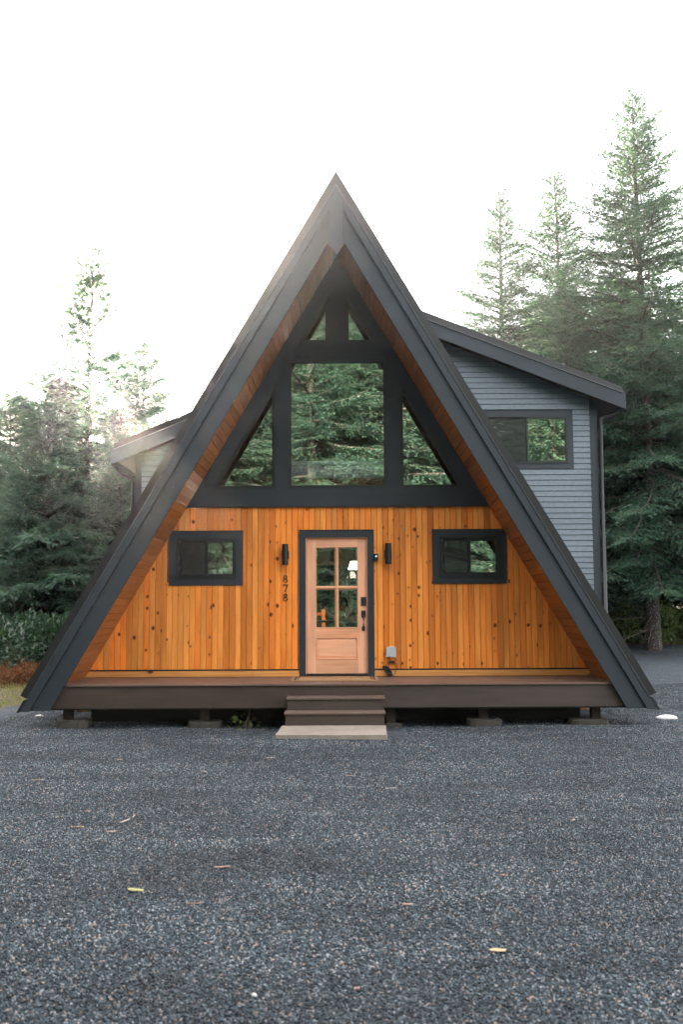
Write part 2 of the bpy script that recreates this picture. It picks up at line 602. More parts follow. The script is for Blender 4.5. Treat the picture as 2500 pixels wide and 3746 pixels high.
def gravel_nodes():
    ng = bpy.data.node_groups.new('gravel_scatter', 'GeometryNodeTree')
    ng.interface.new_socket('Geometry', in_out='INPUT', socket_type='NodeSocketGeometry')
    ng.interface.new_socket('Geometry', in_out='OUTPUT', socket_type='NodeSocketGeometry')
    N, L = ng.nodes, ng.links
    gi, go = N.new('NodeGroupInput'), N.new('NodeGroupOutput')
    dp = N.new('GeometryNodeDistributePointsOnFaces')
    pos = N.new('GeometryNodeInputPosition')
    sx = N.new('ShaderNodeSeparateXYZ')
    mr = N.new('ShaderNodeMapRange')
    mr.inputs['From Min'].default_value = 4.0
    mr.inputs['From Max'].default_value = 14.0
    mr.inputs['To Min'].default_value = 7600
    mr.inputs['To Max'].default_value = 2000
    L.new(pos.outputs[0], sx.inputs[0])
    L.new(sx.outputs[1], mr.inputs['Value'])
    L.new(gi.outputs[0], dp.inputs['Mesh'])
    L.new(mr.outputs[0], dp.inputs['Density'])
    ico = N.new('GeometryNodeMeshIcoSphere')
    ico.inputs['Radius'].default_value = .0068
    ico.inputs['Subdivisions'].default_value = 1
    # knock the stone out of round
    nz = N.new('ShaderNodeTexNoise')
    nz.inputs['Scale'].default_value = 90
    sp = N.new('GeometryNodeSetPosition')
    vm = N.new('ShaderNodeVectorMath'); vm.operation = 'MULTIPLY_ADD'
    vm.inputs[1].default_value = (.009, .009, .009)
    vm.inputs[2].default_value = (-.0045, -.0045, -.0045)
    L.new(nz.outputs['Color'], vm.inputs[0])
    L.new(ico.outputs['Mesh'], sp.inputs['Geometry'])
    L.new(vm.outputs[0], sp.inputs['Offset'])
    sm = N.new('GeometryNodeSetMaterial')
    sm.inputs['Material'].default_value = M['stone']
    L.new(sp.outputs[0], sm.inputs[0])
    ip = N.new('GeometryNodeInstanceOnPoints')
    L.new(dp.outputs['Points'], ip.inputs['Points'])
    L.new(sm.outputs[0], ip.inputs['Instance'])
    rr = N.new('FunctionNodeRandomValue'); rr.data_type = 'FLOAT_VECTOR'
    rr.inputs[0].default_value = (-3, -3, -3); rr.inputs[1].default_value = (3, 3, 3)
    L.new(rr.outputs[0], ip.inputs['Rotation'])
    rs = N.new('FunctionNodeRandomValue'); rs.data_type = 'FLOAT_VECTOR'
    rs.inputs[0].default_value = (.5, .45, .4); rs.inputs[1].default_value = (1.55, 1.2, 1.0)
    rs.inputs['Seed'].default_value = 5
    L.new(rs.outputs[0], ip.inputs['Scale'])
    st = N.new('GeometryNodeStoreNamedAttribute')
    st.domain = 'INSTANCE'; st.data_type = 'FLOAT'
    st.inputs['Name'].default_value = 'tone'
    rt = N.new('FunctionNodeRandomValue'); rt.data_type = 'FLOAT'
    rt.inputs['Seed'].default_value = 11
    L.new(ip.outputs[0], st.inputs['Geometry'])
    vs = [s for s in st.inputs if s.name == 'Value' and s.enabled][0]
    L.new([s for s in rt.outputs if s.enabled][0], vs)
    L.new(st.outputs[0], go.inputs[0])
    return ng

xs = [i * .4 for i in range(-20, 21)]
ys = [3.2 + i * .4 for i in range(44)]
V, F = grid(xs, ys, .006, lambda x, y: abs(x) < .36 * y + .5 and not (abs(x + .1) < .72 and 12.0 < y < 13.5) and not (abs(x) < 4.0 and y > 14.4) and jag(x, y) and jag(x - .5, y + .3))
gv = link('gravel', mesh('gravel', V, F), M['stone'], kind='stuff', label='loose dark grey crushed stones covering the yard', cat='gravel')
gv.modifiers.new('scatter', 'NODES').node_group = gravel_nodes()
# ------------------------------------------------------------------ the cabin
XC = -0.055                      # centre line of the A-frame
K = 1.706                        # slope of the A-frame
OY = 14.0
cabin = thing('a_frame_cabin', 'charcoal A-frame cabin with cedar front wall, porch deck and two grey side wings', 'house', (XC, OY, 0))
SH = (0, OY, 0)
def part(name, mb, m, parent=None, bevel=0, smooth=False):
    return mb.build(name, m, parent or cabin, bevel, smooth, SH)

def slope_x(apex, z):
    return (apex - z) / K

Y_B = 13.50                      # face of the barge boards
Y_W = 14.94                      # face of the cedar wall
DECK = .601
SE = Y_B / 13.35                 # the roof edge was measured at 13.35 m
def ed(p):
    return [(x * SE, 1.62 + (z - 1.62) * SE) for x, z in p]
def edz(z):
    return 1.62 + (z - 1.62) * SE

# roof slabs
for s in (-1, 1):
    poly = ed([(0, 7.640), (4.195, .484), (4.104, .432)]) + [(3.96, .32), (0, 7.03)]
    ro = part('roof', MB().prism([(s * x, z) for x, z in poly], Y_B + .012, 24.6), M['roofmetal'])
    for k in range(1, 27):       # raised seams of the metal roof
        y = Y_B + .012 + k * .42
        e = ed([(0.03, 7.640 - .03 * K), (4.195, .484), (4.217, .497), (0.052, 7.602)])
        part('seam', MB().prism([(s * x, z + .0) for x, z in e], y, y + .02), M['roofmetal'], ro)
    # gable flashing over the edge of the roof
    fl = ed([(0, 7.648), (4.200, .483), (4.104, .437), (0, 7.439)])
    for i, (z0, z1) in enumerate(((.2, 2.62), (2.62, 5.06), (5.06, 8))):
        q = clip(clip([(s * x, z) for x, z in fl], 0, 1, z1), 0, -1, -z0)
        part('flashing', MB().prism(q, Y_B - .030 + .0015 * i, Y_B + .011), M['flashing'])
    part('flashing_hem', MB().prism([(s * x, z) for x, z in ed([(0, 7.455), (4.107, .446), (4.104, .430), (0, 7.437)])], Y_B - .050, Y_B - .0385), M['hem'])
    part('flashing_end', MB().prism([(s * x, z) for x, z in ed([(4.107, .437), (4.157, .42), (4.252, .258), (4.205, .262)])], Y_B - .02, Y_B + .03), M['flashing'])
    for k in range(11):          # fixing screws of the flashing
        z = .75 + k * .62
        x = s * (slope_x(edz(7.475), z))
        part('screw', MB().box(x - .008, x + .008, Y_B - .042, Y_B - .026, z - .008, z + .008), M['flashing'])
    # trim strip and barge board
    st = clip(ed([(0, 7.437), (4.205, .262), (4.085, .262), (0, 7.25)]), 0, -1, -edz(.272))
    for (z0, z1) in ((.2, 2.35), (2.352, 8)):
        q = clip(clip([(s * x, z) for x, z in st], 0, 1, z1), 0, -1, -z0)
        part('trim_strip', MB().prism(q, Y_B - .038, Y_B), M['charcoal'])
    part('shadow_line', MB().prism([(s * x, z) for x, z in clip(clip(ed([(0, 7.249), (4.0845, .262), (4.076, .262), (0, 7.234)]), -1, 0, -.10), 0, -1, -edz(.285))], Y_B - .012, Y_B - .0005), M['black'])  # black strip standing in for the contact shadow below the trim strip
    bb = clip(ed([(0, 7.42), (4.195, .262), (3.828, .262), (0, 6.825)]), 0, -1, -edz(.278))
    part('barge_board', MB().prism([(s * x, z) for x, z in bb], Y_B, Y_B + .04), M['charcoal'])
    # soffit boards, from the deck up to the ridge
    w = .122
    L = 7.2 / math.sin(math.atan(K))
    ang = math.atan(K)
    ux, uz = -math.cos(ang), math.sin(ang)        # up the slope (right side)
    nx, nz = math.sin(ang), math.cos(ang)         # outwards
    x0, z0 = slope_x(7.01, .50), .50
    k = 0
    while True:
        u0, u1 = k * w, (k + 1) * w
        if z0 + u1 * uz > 7.0:
            break
        c, t, g_ = .005, .012, .0028
        sec = [(u0 + g_, t), (u0 + g_, c), (u0 + c + g_, 0), (u1 - c - g_, 0), (u1 - g_, c), (u1 - g_, t)]
        p2 = [(s * (x0 + u * ux + d * nx), z0 + u * uz + d * nz) for u, d in sec]
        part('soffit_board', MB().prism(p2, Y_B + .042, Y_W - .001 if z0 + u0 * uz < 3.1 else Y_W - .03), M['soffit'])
        k += 1

# king board at the peak
kb = ed([(-.094, 6.58), (0, 6.432), (.094, 6.58), (.094, 7.26), (0, 7.42), (-.094, 7.26)])
part('king_board', MB().prism(kb, Y_B - .075, Y_B - .0385), M['charcoal'], bevel=.003)
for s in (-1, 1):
    part('shadow_line', MB().prism([(s * .0955, 6.645), (s * .114, 6.625), (s * .114, 7.145), (s * .0955, 7.18)], Y_B - .020, Y_B - .0005), M['black'])  # black strips drawing the shade along the king board edges
rc = ed([(-.13, 7.41), (0, 7.655), (.13, 7.41), (.11, 7.40), (0, 7.61), (-.11, 7.40)])
part('ridge_cap', MB().prism(rc, Y_B - .026, 24.65), M['roofmetal'])

# upper gable: trim boards round the windows
GY0, GY1 = Y_W - .02, Y_W + .06
def trim(poly, y0=GY0, y1=GY1, m='charcoal_trim', name='trim_board'):
    return part(name, MB().prism(poly, y0, y1), M[m])
for s in (-1, 1):
    def mir(p):
        p = [(s * x, z) for x, z in p]
        return p if s > 0 else p[::-1]
    trim(mir([(1.899, 3.405), (2.118, 3.405), (.134, 6.789), (.134, 6.416)]))
    trim(mir([(.753, 3.405), (.945, 3.405), (.945, 5.033), (.753, 5.361)]), GY0 + .002)
trim([(-.134, 5.65), (.134, 5.65), (.134, 6.789), (0, 7.018), (-.134, 6.789)], GY0 + .001)
trim([(-.740, 5.387), (.740, 5.387), (.583, 5.65), (-.583, 5.65)], GY0 + .0015)
part('beam', MB().prism([(-2.274, 3.139), (2.274, 3.139), (2.118, 3.405), (-2.118, 3.405)], GY0 - .014, GY1), M['charcoal_trim'])
part('drip_edge', MB().prism([(-2.283, 3.124), (2.283, 3.124), (2.274, 3.1385), (-2.274, 3.1385)], GY0 - .022, GY1), M['flashing'])

def window(poly, fw, y0, pane_m, name='window', depth=.05, parent=None, sub=None, gm='glass'):
    """frame ring with a stepped glazing bead, pane inside"""
    i1 = inset(poly, fw * .45)
    i2 = inset(poly, fw)
    mb = MB().ring(poly, i1, y0, y0 + depth)
    mb.ring(i1, i2, y0 + .014, y0 + depth)
    w_ = part(name, mb, M['blackframe'], parent)
    for pl in (sub or [i2]):
        part('pane', MB().prism(pl, y0 + .034, y0 + .040), M[pane_m], w_)
    return w_
def tri(s, x0, z0, apex):
    p = [(x0, z0), (slope_x(apex, z0), z0), (x0, apex - K * x0)]
    return p if s > 0 else [(-x, z) for x, z in reversed(p)]
WY = Y_W - .012
window(rect(-.753, .753, 3.406, 5.387), .052, WY, 'glass')
for s in (-1, 1):
    window(tri(s, .945, 3.406, 6.645), .050, WY, 'glass')
    window(tri(s, .134, 5.65, 6.645), .045, WY, 'glass')

# small sliding windows in the cedar wall
def slider(x0, x1, z0, z1, yw, tw=.10, left_hidden=False, trimm='charcoal_trim', gm='glass_small', fw=.07):
    yt = yw - .018
    w_ = None
    ox0, ox1, oz0, oz1 = x0 - tw, x1 + tw, z0 - tw, z1 + tw
    i1 = inset(rect(x0, x1, z0, z1), .028)
    xm = (x0 + x1) / 2
    lp = rect(x0 + fw * 1.2, xm - .024, z0 + fw, z1 - fw)
    rp = rect(xm + .024, x1 - fw * .8, z0 + fw, z1 - fw)
    mb = MB().ring(rect(x0, x1, z0, z1), i1, yt - .012, yt + .06)
    mb.ring(rect(x0 + .028, xm, z0 + .028, z1 - .028), lp, yt + .012, yt + .045)
    mb.ring(rect(xm, x1 - .028, z0 + .028, z1 - .028), rp, yt - .002, yt + .045)
    w_ = part('window', mb, M['blackframe'])
    part('pane', MB().prism(lp, yt + .030, yt + .036), M[gm], w_)
    part('pane', MB().prism(rp, yt + .022, yt + .028), M[gm], w_)
    part('insect_screen', MB().prism(inset(lp, -.018), yt + .006, yt + .0085), M['screen'], w_)
    part('latch', MB().box(x0 + .040, x0 + .048, yt - .002, yt + .01, (z0 + z1) / 2 - .05, (z0 + z1) / 2 + .05), M['hem'], w_)
    for dz in (.16, .55):
        part('screen_clip', MB().ring(rect(x0 + .048, x0 + .066, z0 + dz - .016, z0 + dz + .016), rect(x0 + .052, x0 + .062, z0 + dz - .011, z0 + dz + .011), yt - .003, yt + .011), M['screen_grey'], w_)
    part('window_trim', MB().box(ox0, ox1, yt, yt + .02, oz1 - tw, oz1), M[trimm])
    part('window_trim', MB().box(ox0, ox1, yt, yt + .02, oz0, oz0 + tw), M[trimm])
    part('window_trim', MB().box(ox0, x0, yt + .001, yt + .02, oz0 + tw, oz1 - tw), M[trimm])
    part('window_trim', MB().box(x1, ox1, yt + .001, yt + .02, oz0 + tw, oz1 - tw), M[trimm])
    part('trim_cap', MB().box(ox0 - .004, ox1 + .004, yt - .008, yt + .02, oz1 + .0005, oz1 + .009), M['flashing'])
    return w_
M['screen_grey'] = plain('clip_grey', (.10, .11, .105), .5)
slider(-2.427, -1.525, 2.057, 2.668, Y_W)
slider(1.512, 2.418, 2.066, 2.674, Y_W)

# cedar wall: one board after another, cut round the windows and the door
HOLES = [(-2.527, -1.425, 1.957, 2.768), (1.412, 2.518, 1.966, 2.774), (-.58, .537, .3, 2.772)]
ZB, ZT = .716, 3.126
def wall_board(x0, x1, zb, zt):
    c, g = .005, .0024
    sec = [(x0 + g, .015), (x0 + g, c), (x0 + g + c, 0), (x1 - g - c, 0), (x1 - g, c), (x1 - g, .015)]
    top = [min(zt, 7.02 - K * abs(x)) for x, _ in sec]
    if max(top) <= zb + .01:
        return
    top = [max(t, zb + .004) for t in top]
    k = len(sec)
    v = [(x, Y_W + d, zb) for x, d in sec] + [(x, Y_W + d, t) for (x, d), t in zip(sec, top)]
    f = [(i, (i + 1) % k, k + (i + 1) % k, k + i) for i in range(k)] + [tuple(range(k - 1, -1, -1)), tuple(range(k, 2 * k))]
    part('wall_board', MB().add(v, f), M['cedar'])
PW = .0852
x = -3.76
while x < 3.76:
    xm = x + PW / 2
    segs = [(ZB, ZT)]
    for hx0, hx1, hz0, hz1 in HOLES:
        if hx0 < xm < hx1:
            segs = [(ZB, hz0 + .05), (hz1 - .05, ZT)] if hz0 > ZB else [(hz1 - .05, ZT)]
    for zb, zt in segs:
        wall_board(x, x + PW, zb, zt)
    x += PW
# backing wall behind the boards, with real openings
def backing(x0, x1, z0, z1):
    p = clip(clip(rect(x0, x1, z0, z1), K, 1, 7.03), -K, 1, 7.03)
    if p:
        part('backing_wall', MB().prism(p, Y_W + .0165, Y_W + .13), M['interior'])
for a_ in ((-3.9, -2.46, .1, 3.3), (-2.46, -1.50, .1, 2.03), (-2.46, -1.50, 2.70, 3.3), (-1.50, -.50, .1, 3.3), (-.50, .45, .1, .58), (-.50, .45, 2.69, 3.3), (.45, 1.48, .1, 3.3), (1.48, 2.45, .1, 2.04), (1.48, 2.45, 2.71, 3.3), (2.45, 3.9, .1, 3.3)):
    backing(*a_)
# base board and the black flashing above it
for x0, x1 in ((-3.70, -.582), (.539, 3.70)):
    part('base_flashing', MB().box(x0, x1, Y_W - .022, Y_W + .012, .697, .7145), M['flashing'])
    part('base_board', MB().box(x0 - .05, x1 + .05 if x1 > 0 else x1, Y_W - .018, Y_W + .010, DECK + .006, .6955), M['cedar_base'], bevel=.003)

# the door
dx = -.022
part('door_trim', MB().box(-.580, -.486, Y_W - .02, Y_W + .04, .612, 2.667), M['charcoal_trim'])
part('door_trim', MB().box(.438, .537, Y_W - .02, Y_W + .04, .612, 2.667), M['charcoal_trim'])
part('door_trim', MB().box(-.580, .537, Y_W - .021, Y_W + .04, 2.6675, 2.772), M['charcoal_trim'])
part('trim_cap', MB().box(-.585, .542, Y_W - .03, Y_W + .02, 2.7725, 2.782), M['flashing'])
part('door_jamb', MB().ring(rect(-.486, .438, .60, 2.667), rect(-.472, .428, .615, 2.655), Y_W - .004, Y_W + .10), M['fir'])
part('threshold', MB().box(-.485, .437, Y_W - .03, Y_W + .08, .612, .640), M['flashing'])
DY = Y_W + .030
dl, dr, db, dt = -.468, .424, .645, 2.652
gx0, gx1, gz0, gz1 = -.329, .287, 1.325, 2.518
mb = MB()
mb.box(dl, gx0 - .008, DY, DY + .044, db, dt)
mb.box(gx1 + .008, dr, DY, DY + .044, db, dt)
door = part('door', mb, M['fir'], bevel=.002)
for z0, z1 in ((gz1 + .008, dt), (1.181, gz0 - .008), (db, .850)):
    part('rail', MB().box(gx0 - .0079, gx1 + .0079, DY + .0006, DY + .0434, z0, z1), M['fir_x'], door)
# raised panel
po, pi_ = rect(gx0 - .006, gx1 + .006, .852, 1.179), rect(-.286, .251, .90, 1.131)
mb = MB()
v = [(x, DY + .020, z) for x, z in po] + [(x, DY + .006, z) for x, z in pi_]
mb.add(v, [(0, 1, 5, 4), (1, 2, 6, 5), (2, 3, 7, 6), (3, 0, 4, 7), (4, 5, 6, 7)])
part('raised_panel', mb, M['fir_x'], door)
# moulding round the panel and the glass
part('panel_moulding', MB().ring(rect(gx0 - .009, gx1 + .009, .849, 1.182), rect(gx0 + .012, gx1 - .012, .870, 1.161), DY - .006, DY + .02), M['fir_x'], door, .003)
part('glass_moulding', MB().ring(rect(gx0 - .014, gx1 + .014, gz0 - .014, gz1 + .014), rect(gx0, gx1, gz0, gz1), DY - .007, DY + .03), M['fir'], door, .003)
mb = MB()
mb.add([(-.046, DY + .01, gz0), (.004, DY + .01, gz0), (-.021, DY - .012, gz0), (-.046, DY + .01, gz1), (.004, DY + .01, gz1), (-.021, DY - .012, gz1)], [(0, 2, 5, 3), (2, 1, 4, 5), (0, 3, 4, 1)])
part('muntin', mb, M['fir'], door)
mb = MB()
mb.add([(gx0, DY + .01, 1.890), (gx0, DY + .01, 1.941), (gx0, DY - .010, 1.9155), (gx1, DY + .01, 1.890), (gx1, DY + .01, 1.941), (gx1, DY - .010, 1.9155)], [(0, 3, 5, 2), (2, 5, 4, 1), (0, 1, 4, 3)])
part('muntin', mb, M['fir_x'], door)
for x0, x1 in ((gx0, -.042), (0.0, gx1)):
    for z0, z1 in ((gz0, 1.892), (1.939, gz1)):
        part('pane', MB().box(x0, x1, DY + .016, DY + .021, z0, z1), M['glass_door'], door)
        part('bevelled_edge', MB().ring(rect(x0 + .0005, x1 - .0005, z0 + .0005, z1 - .0005), inset(rect(x0, x1, z0, z1), .018), DY + .0125, DY + .0155), M['glass_bevel'] if 'glass_bevel' in M else M.setdefault('glass_bevel', glass('bevelled_glass', .16, .5, (.96, 1, .96), 9)), door)
# lock and pull handle
lk = part('lock', MB().box(.340, .417, DY - .022, DY - .0005, 1.647, 1.775), M['black'], door, .004)
part('keypad', MB().box(.350, .407, DY - .026, DY - .0225, 1.70, 1.765), plain('lock_glass', (.02, .028, .036), .15), door)
mb = MB().box(.344, .408, DY - .012, DY - .0005, 1.467, 1.573)
mb.box(.352, .399, DY - .012, DY - .0005, 1.273, 1.338)
mb.tube([(.376, DY - .012, 1.500), (.376, DY - .045, 1.490), (.376, DY - .052, 1.44), (.376, DY - .052, 1.36), (.376, DY - .045, 1.315), (.376, DY - .012, 1.305)], .011, 8)
part('pull_handle', mb, M['black'], door, .002)

# deck
YF = 13.585
ylist = [13.56, 13.71] + [13.71 + .1365 * i for i in range(1, 10)]
for i in range(len(ylist) - 1):
    y0, y1 = ylist[i] + .002, ylist[i + 1] - .002
    if y0 > Y_W - .01:
        break
    y1 = min(y1, Y_W - .002)
    hw = slope_x(7.0, DECK - .03) - .01
    if i == 0:
        part('deck_board', MB().box(-hw, -.012, y0, y1, DECK - .026, DECK), M['deck'], None, .004)
        part('deck_board', MB().box(-.009, hw, y0, y1, DECK - .026, DECK), M['deck'], None, .004)
    else:
        part('deck_board', MB().box(-hw, -.078, y0, y1, DECK - .026, DECK), M['deck'], None, .003)
        part('deck_board', MB().box(.058, hw, y0, y1, DECK - .026, DECK), M['deck'], None, .003)
part('deck_board', MB().box(-.074, .054, 13.714, Y_W - .002, DECK - .026, DECK), M['deck'], None, .003)
for x0, x1 in ((-3.93, -.646), (-.6445, .602), (.6035, 3.93)):
    part('deck_fascia', MB().box(x0, x1, YF, YF + .02, .283, DECK - .0275), M['deckfascia'])
part('rim_joist', MB().box(-3.93, 3.93, YF + .021, YF + .06, .262, DECK - .03), M['skirt'])
for x in (-3.70, -1.83, .72, 1.98, 3.52):
    zt = .285
    part('deck_post', MB().box(x - .06, x + .06, 13.80, 13.92, .02, zt), M['post'])
part('skirt_panel', MB().box(-3.5, 3.42, 14.30, 14.33, .03, .58), M['skirt'])
part('joist', MB().box(-3.6, 3.6, 13.72, 13.76, .35, .58), M['skirt'])

# steps
for (yf, zt, x0, x1) in ((13.26, .442, -.685, .616), (12.98, .280, -.695, .611)):
    for a_, b2 in ((x0, x0 + .145), (x0 + .148, x1 - .142), (x1 - .139, x1)):
        part('tread', MB().box(a_, b2, yf, yf + .30 if zt < .4 else 13.584, zt - .026, zt), M['deck'], None, .004)
    part('riser', MB().box(x0 + .016, x1 - .016, yf + .022, yf + .042, .113 if zt < .4 else .254, zt - .027), M['deckfascia'])
    for xx in (x0 + .016, x1 - .036):
        part('stringer', MB().box(xx, xx + .02, yf + .043, 13.583, .10 if zt < .4 else .286, zt - .028), M['deckfascia'])

# ---- wings
def wing(s, yf, yw, e, low, xe, ze0, ze1, cb0, cb1, win, yback):
    """s side, fascia plane yf, wall plane yw; e: roof line (x, z, slope) of the flashing top at |x|"""
    ex, ez, k = e
    line = lambda x: ez - k * (x - ex)
    mirr = lambda p: [(s * x, z) for x, z in p] if s > 0 else [(-x, z) for x, z in reversed(p)]
    top = lambda x: line(x)
    xin = lambda x0, zoff: x0
    # the roof slab runs inwards until it is inside the A-frame roof
    x_in = (7.30 - (ez + k * ex)) / (K - k)
    ro = part('wing_roof', MB().prism(mirr([(x_in, top(x_in)), (x_in, top(x_in) - .20), (xe - .07, top(xe - .07) - .20), (xe - .07, top(xe - .07))]), yf + .012, yback + .3), M['roofmetal'])
    nseam = int((yback + .3 - yf) / .42)
    for q in range(1, nseam):
        y = yf + q * .42
        part('seam', MB().prism(mirr([(x_in, top(x_in) + .025), (x_in, top(x_in) + .001), (xe - .07, top(xe - .07) + .001), (xe - .07, top(xe - .07) + .025)]), y, y + .02), M['roofmetal'], ro)
    part('wing_flashing', MB().prism(mirr([(x_in, top(x_in) + .006), (x_in, top(x_in) - .135), (xe - .055, top(xe - .055) - .095), (xe - .055, top(xe - .055) + .006)]), yf - .018, yf + .011), M['flashing'])
    part('flashing_hem', MB().prism(mirr([(x_in, top(x_in) - .136), (x_in, top(x_in) - .148), (xe - .055, top(xe - .055) - .108), (xe - .055, top(xe - .055) - .096)]), yf - .022, yf + .0), M['screen_grey'])
    fl = [(x_in, top(x_in) - .10), (x_in, low(x_in)), (xe, ze0), (xe, ze1)]
    part('wing_fascia', MB().prism(mirr(fl), yf, yf + .035), M['charcoal'])
    part('wing_eave', MB().prism(mirr([(xe - .06, ze0 + .03), (xe, ze0 + .005), (xe, ze1), (xe - .06, ze1)]), yf + .036, yback + .3), M['charcoal'])
    part('wing_soffit', MB().prism(mirr([(x_in, low(x_in) + .075), (x_in, low(x_in) + .063), (xe - .061, low(xe - .061) + .063), (xe - .061, low(xe - .061) + .075)]), yf + .036, yback), M['post'])
    # lap siding
    SL = .062
    wx = win
    z = .25
    pz = .104
    wallp = part('wing_wall', MB().prism(mirr([(slope_x(7.5, .2) if False else cb1 - .02, .2), (cb1 - .02, low(cb1 - .02) + SL), (cb1 - .12, low(cb1 - .12) + SL), (cb1 - .12, .2)]), yw + .02, yback), M['siding'])
    while z < 7.2:
        base = rect(.4, cb0 - .002, z + .008, z + pz)
        base = clip(base, -K, -1, -7.20)                   # starts inside the A-frame roof
        if base:
            base = clip(base, k, 1, low(0) + SL)
        pieces = []
        if base:
            if wx and z + pz > wx[2] - .06 and z < wx[3] + .06:
                l_ = clip(base, 1, 0, wx[0] - .05)
                r_ = clip(base, -1, 0, -(wx[1] + .05))
                pieces = [p for p in (l_, r_) if p]
            else:
                pieces = [base]
        for p in pieces:
            p = mirr(p)
            kk = len(p)
            zb = min(q[1] for q in p)
            # bottom edge stands proud: a lapped board
            fy = lambda zz: yw - .016 + .015 * min(1, (zz - z) / pz)
            v = [(x, fy(zz), zz) for x, zz in p] + [(x, yw + .012, zz) for x, zz in p]
            f = [tuple(range(kk)), tuple(range(2 * kk - 1, kk - 1, -1))] + [(i, kk + i, kk + (i + 1) % kk, (i + 1) % kk) for i in range(kk)]
            part('siding_board', MB().add(v, f), M['siding'], wallp)
        z += pz
    # sheathing behind the boards
    def sheath(x0, x1, z0, z1):
        p = clip(rect(x0, x1, z0, z1), -K, -1, -7.20)
        if p:
            p = clip(p, k, 1, low(0) + SL)
        if p:
            part('sheathing', MB().prism(mirr(p), yw + .0125, yw + .10), M['skirt'], wallp)
    if wx:
        sheath(.3, cb1 - .03, .2, wx[2] + .02); sheath(.3, cb1 - .03, wx[3] - .02, 7.3)
        sheath(.3, wx[0] + .02, wx[2] + .02, wx[3] - .02); sheath(wx[1] - .02, cb1 - .03, wx[2] + .02, wx[3] - .02)
    else:
        sheath(.3, cb1 - .03, .2, 7.3)
    part('wing_back_wall', MB().prism(mirr(clip(clip(rect(.3, cb1 - .125, .2, 7), -K, -1, -7.2), k, 1, low(0) + SL)), yback - .1, yback), M['siding'], wallp)
    part('wing_floor', MB().prism(mirr(rect(1.5, cb1 - .125, .25, .45)), yw + .11, yback - .11), M['floor_in'], wallp)
    # corner board
    part('corner_board', MB().prism(mirr(clip(rect(cb0, cb1, .2, 7), k, 1, low(0) + SL)), yw - .022, yw + .02), M['charcoal'])
    # gutter along the eave, behind the fascia end, and the downspout
    gx = xe + .0
    gz = ze0 + .13
    mb = MB()
    for y in (yf + .05, yback + .2):
        pass
    prof = [(gx + .002, gz + .06), (gx + .085, gz + .06), (gx + .095, gz), (gx + .06, gz - .05), (gx + .002, gz - .05)]
    part('gutter', MB().prism(mirr(prof), yf + .30, yback + .3), M['black'])

lowR = lambda x: 6.65 - .394 * (x - 1.876)
wing(1, 18.3, 18.7, (1.604, 7.147, .394), lowR, 5.37, 5.272, 5.607, 4.785, 4.922, (2.80, 4.353, 4.315, 5.225), 23.4)
lowL = lambda x: 4.395 + .414 * (4.406 - x)
wing(-1, 19.1, 19.5, (2.878, 5.410, .420), lowL, 4.405, 4.395, 4.712, 3.884, 4.006, None, 23.2)
slider(2.80, 4.353, 4.315, 5.225, 18.7, .105, trimm='charcoal_siding_trim' if 'charcoal_siding_trim' in M else 'charcoal', gm='glass', fw=.055)
# downspouts
mb = MB().tube([(5.40, 18.72, 5.33), (5.33, 18.70, 5.30), (5.24, 18.66, 5.26), (5.05, 18.64, 5.19), (4.98, 18.635, 5.14), (4.965, 18.635, 5.05), (4.965, 18.635, .3)], .040, 10)
part('downspout', mb, M['black'], None, 0, True)
mb = MB().tube([(-4.46, 19.5, 4.45), (-4.40, 19.48, 4.40), (-4.34, 19.46, 4.30), (-4.22, 19.45, 4.23), (-4.07, 19.44, 4.17), (-4.045, 19.44, 4.08), (-4.045, 19.44, .3)], .035, 10)
part('downspout', mb, M['black'], None, 0, True)

# ---- inside: floor, loft, partitions, glazed back wall
part('interior_floor', MB().box(-3.5, 3.5, Y_W + .14, 24.3, .45, .60), M['floor_in'])
part('loft_floor', MB().prism([(-2.25, 3.16), (2.25, 3.16), (2.13, 3.33), (-2.13, 3.33)], Y_W + .14, 19.6), M['interior'])
for s in (-1, 1):
    part('partition_wall', MB().prism([(s * 1.25, .61), (s * 1.33, .61), (s * 1.33, 3.155), (s * 1.25, 3.155)], Y_W + .14, 19.4), M['cream'])
    part('partition_wall', MB().prism(clip(clip([(s * 1.34, .61), (s * 3.6, .61), (s * 3.6, 3.155), (s * 1.34, 3.155)], K, 1, 6.98), -K, 1, 6.98), 17.4, 17.46), M['cream'])
    part('inner_lining', MB().prism([(s * 0.0, 7.025), (s * 3.75, .63), (s * 3.735, .62), (s * 0.0, 6.995)], Y_W + .14, 24.3), M['interior'])
YB = 24.3
part('back_wall', MB().prism([(-2.57, 2.66), (2.57, 2.66), (2.36, 3.02), (-2.36, 3.02)], YB, YB + .12), M['cream'])
part('back_wall', MB().prism([(-2.345, 3.021), (2.345, 3.021), (0, 7.01)], YB, YB + .12), M['interior'])
for s in (-1, 1):
    part('back_wall', MB().prism([(s * 2.0, .6), (s * 3.77, .6), (s * 2.57, 2.659), (s * 2.0, 2.659)], YB, YB + .12), M['cream'])
for x in (-2.0, -1.0, .20, 1.1, 1.95):
    part('window_post', MB().box(x, x + .055, YB, YB + .08, .6, 2.659), M['cream'])
for x0, x1 in ((-1.945, -1.0), (-.945, .20), (.255, 1.1), (1.155, 1.95)):
    part('back_pane', MB().box(x0, x1, YB + .03, YB + .036, .62, 2.658), M['glass_back'])
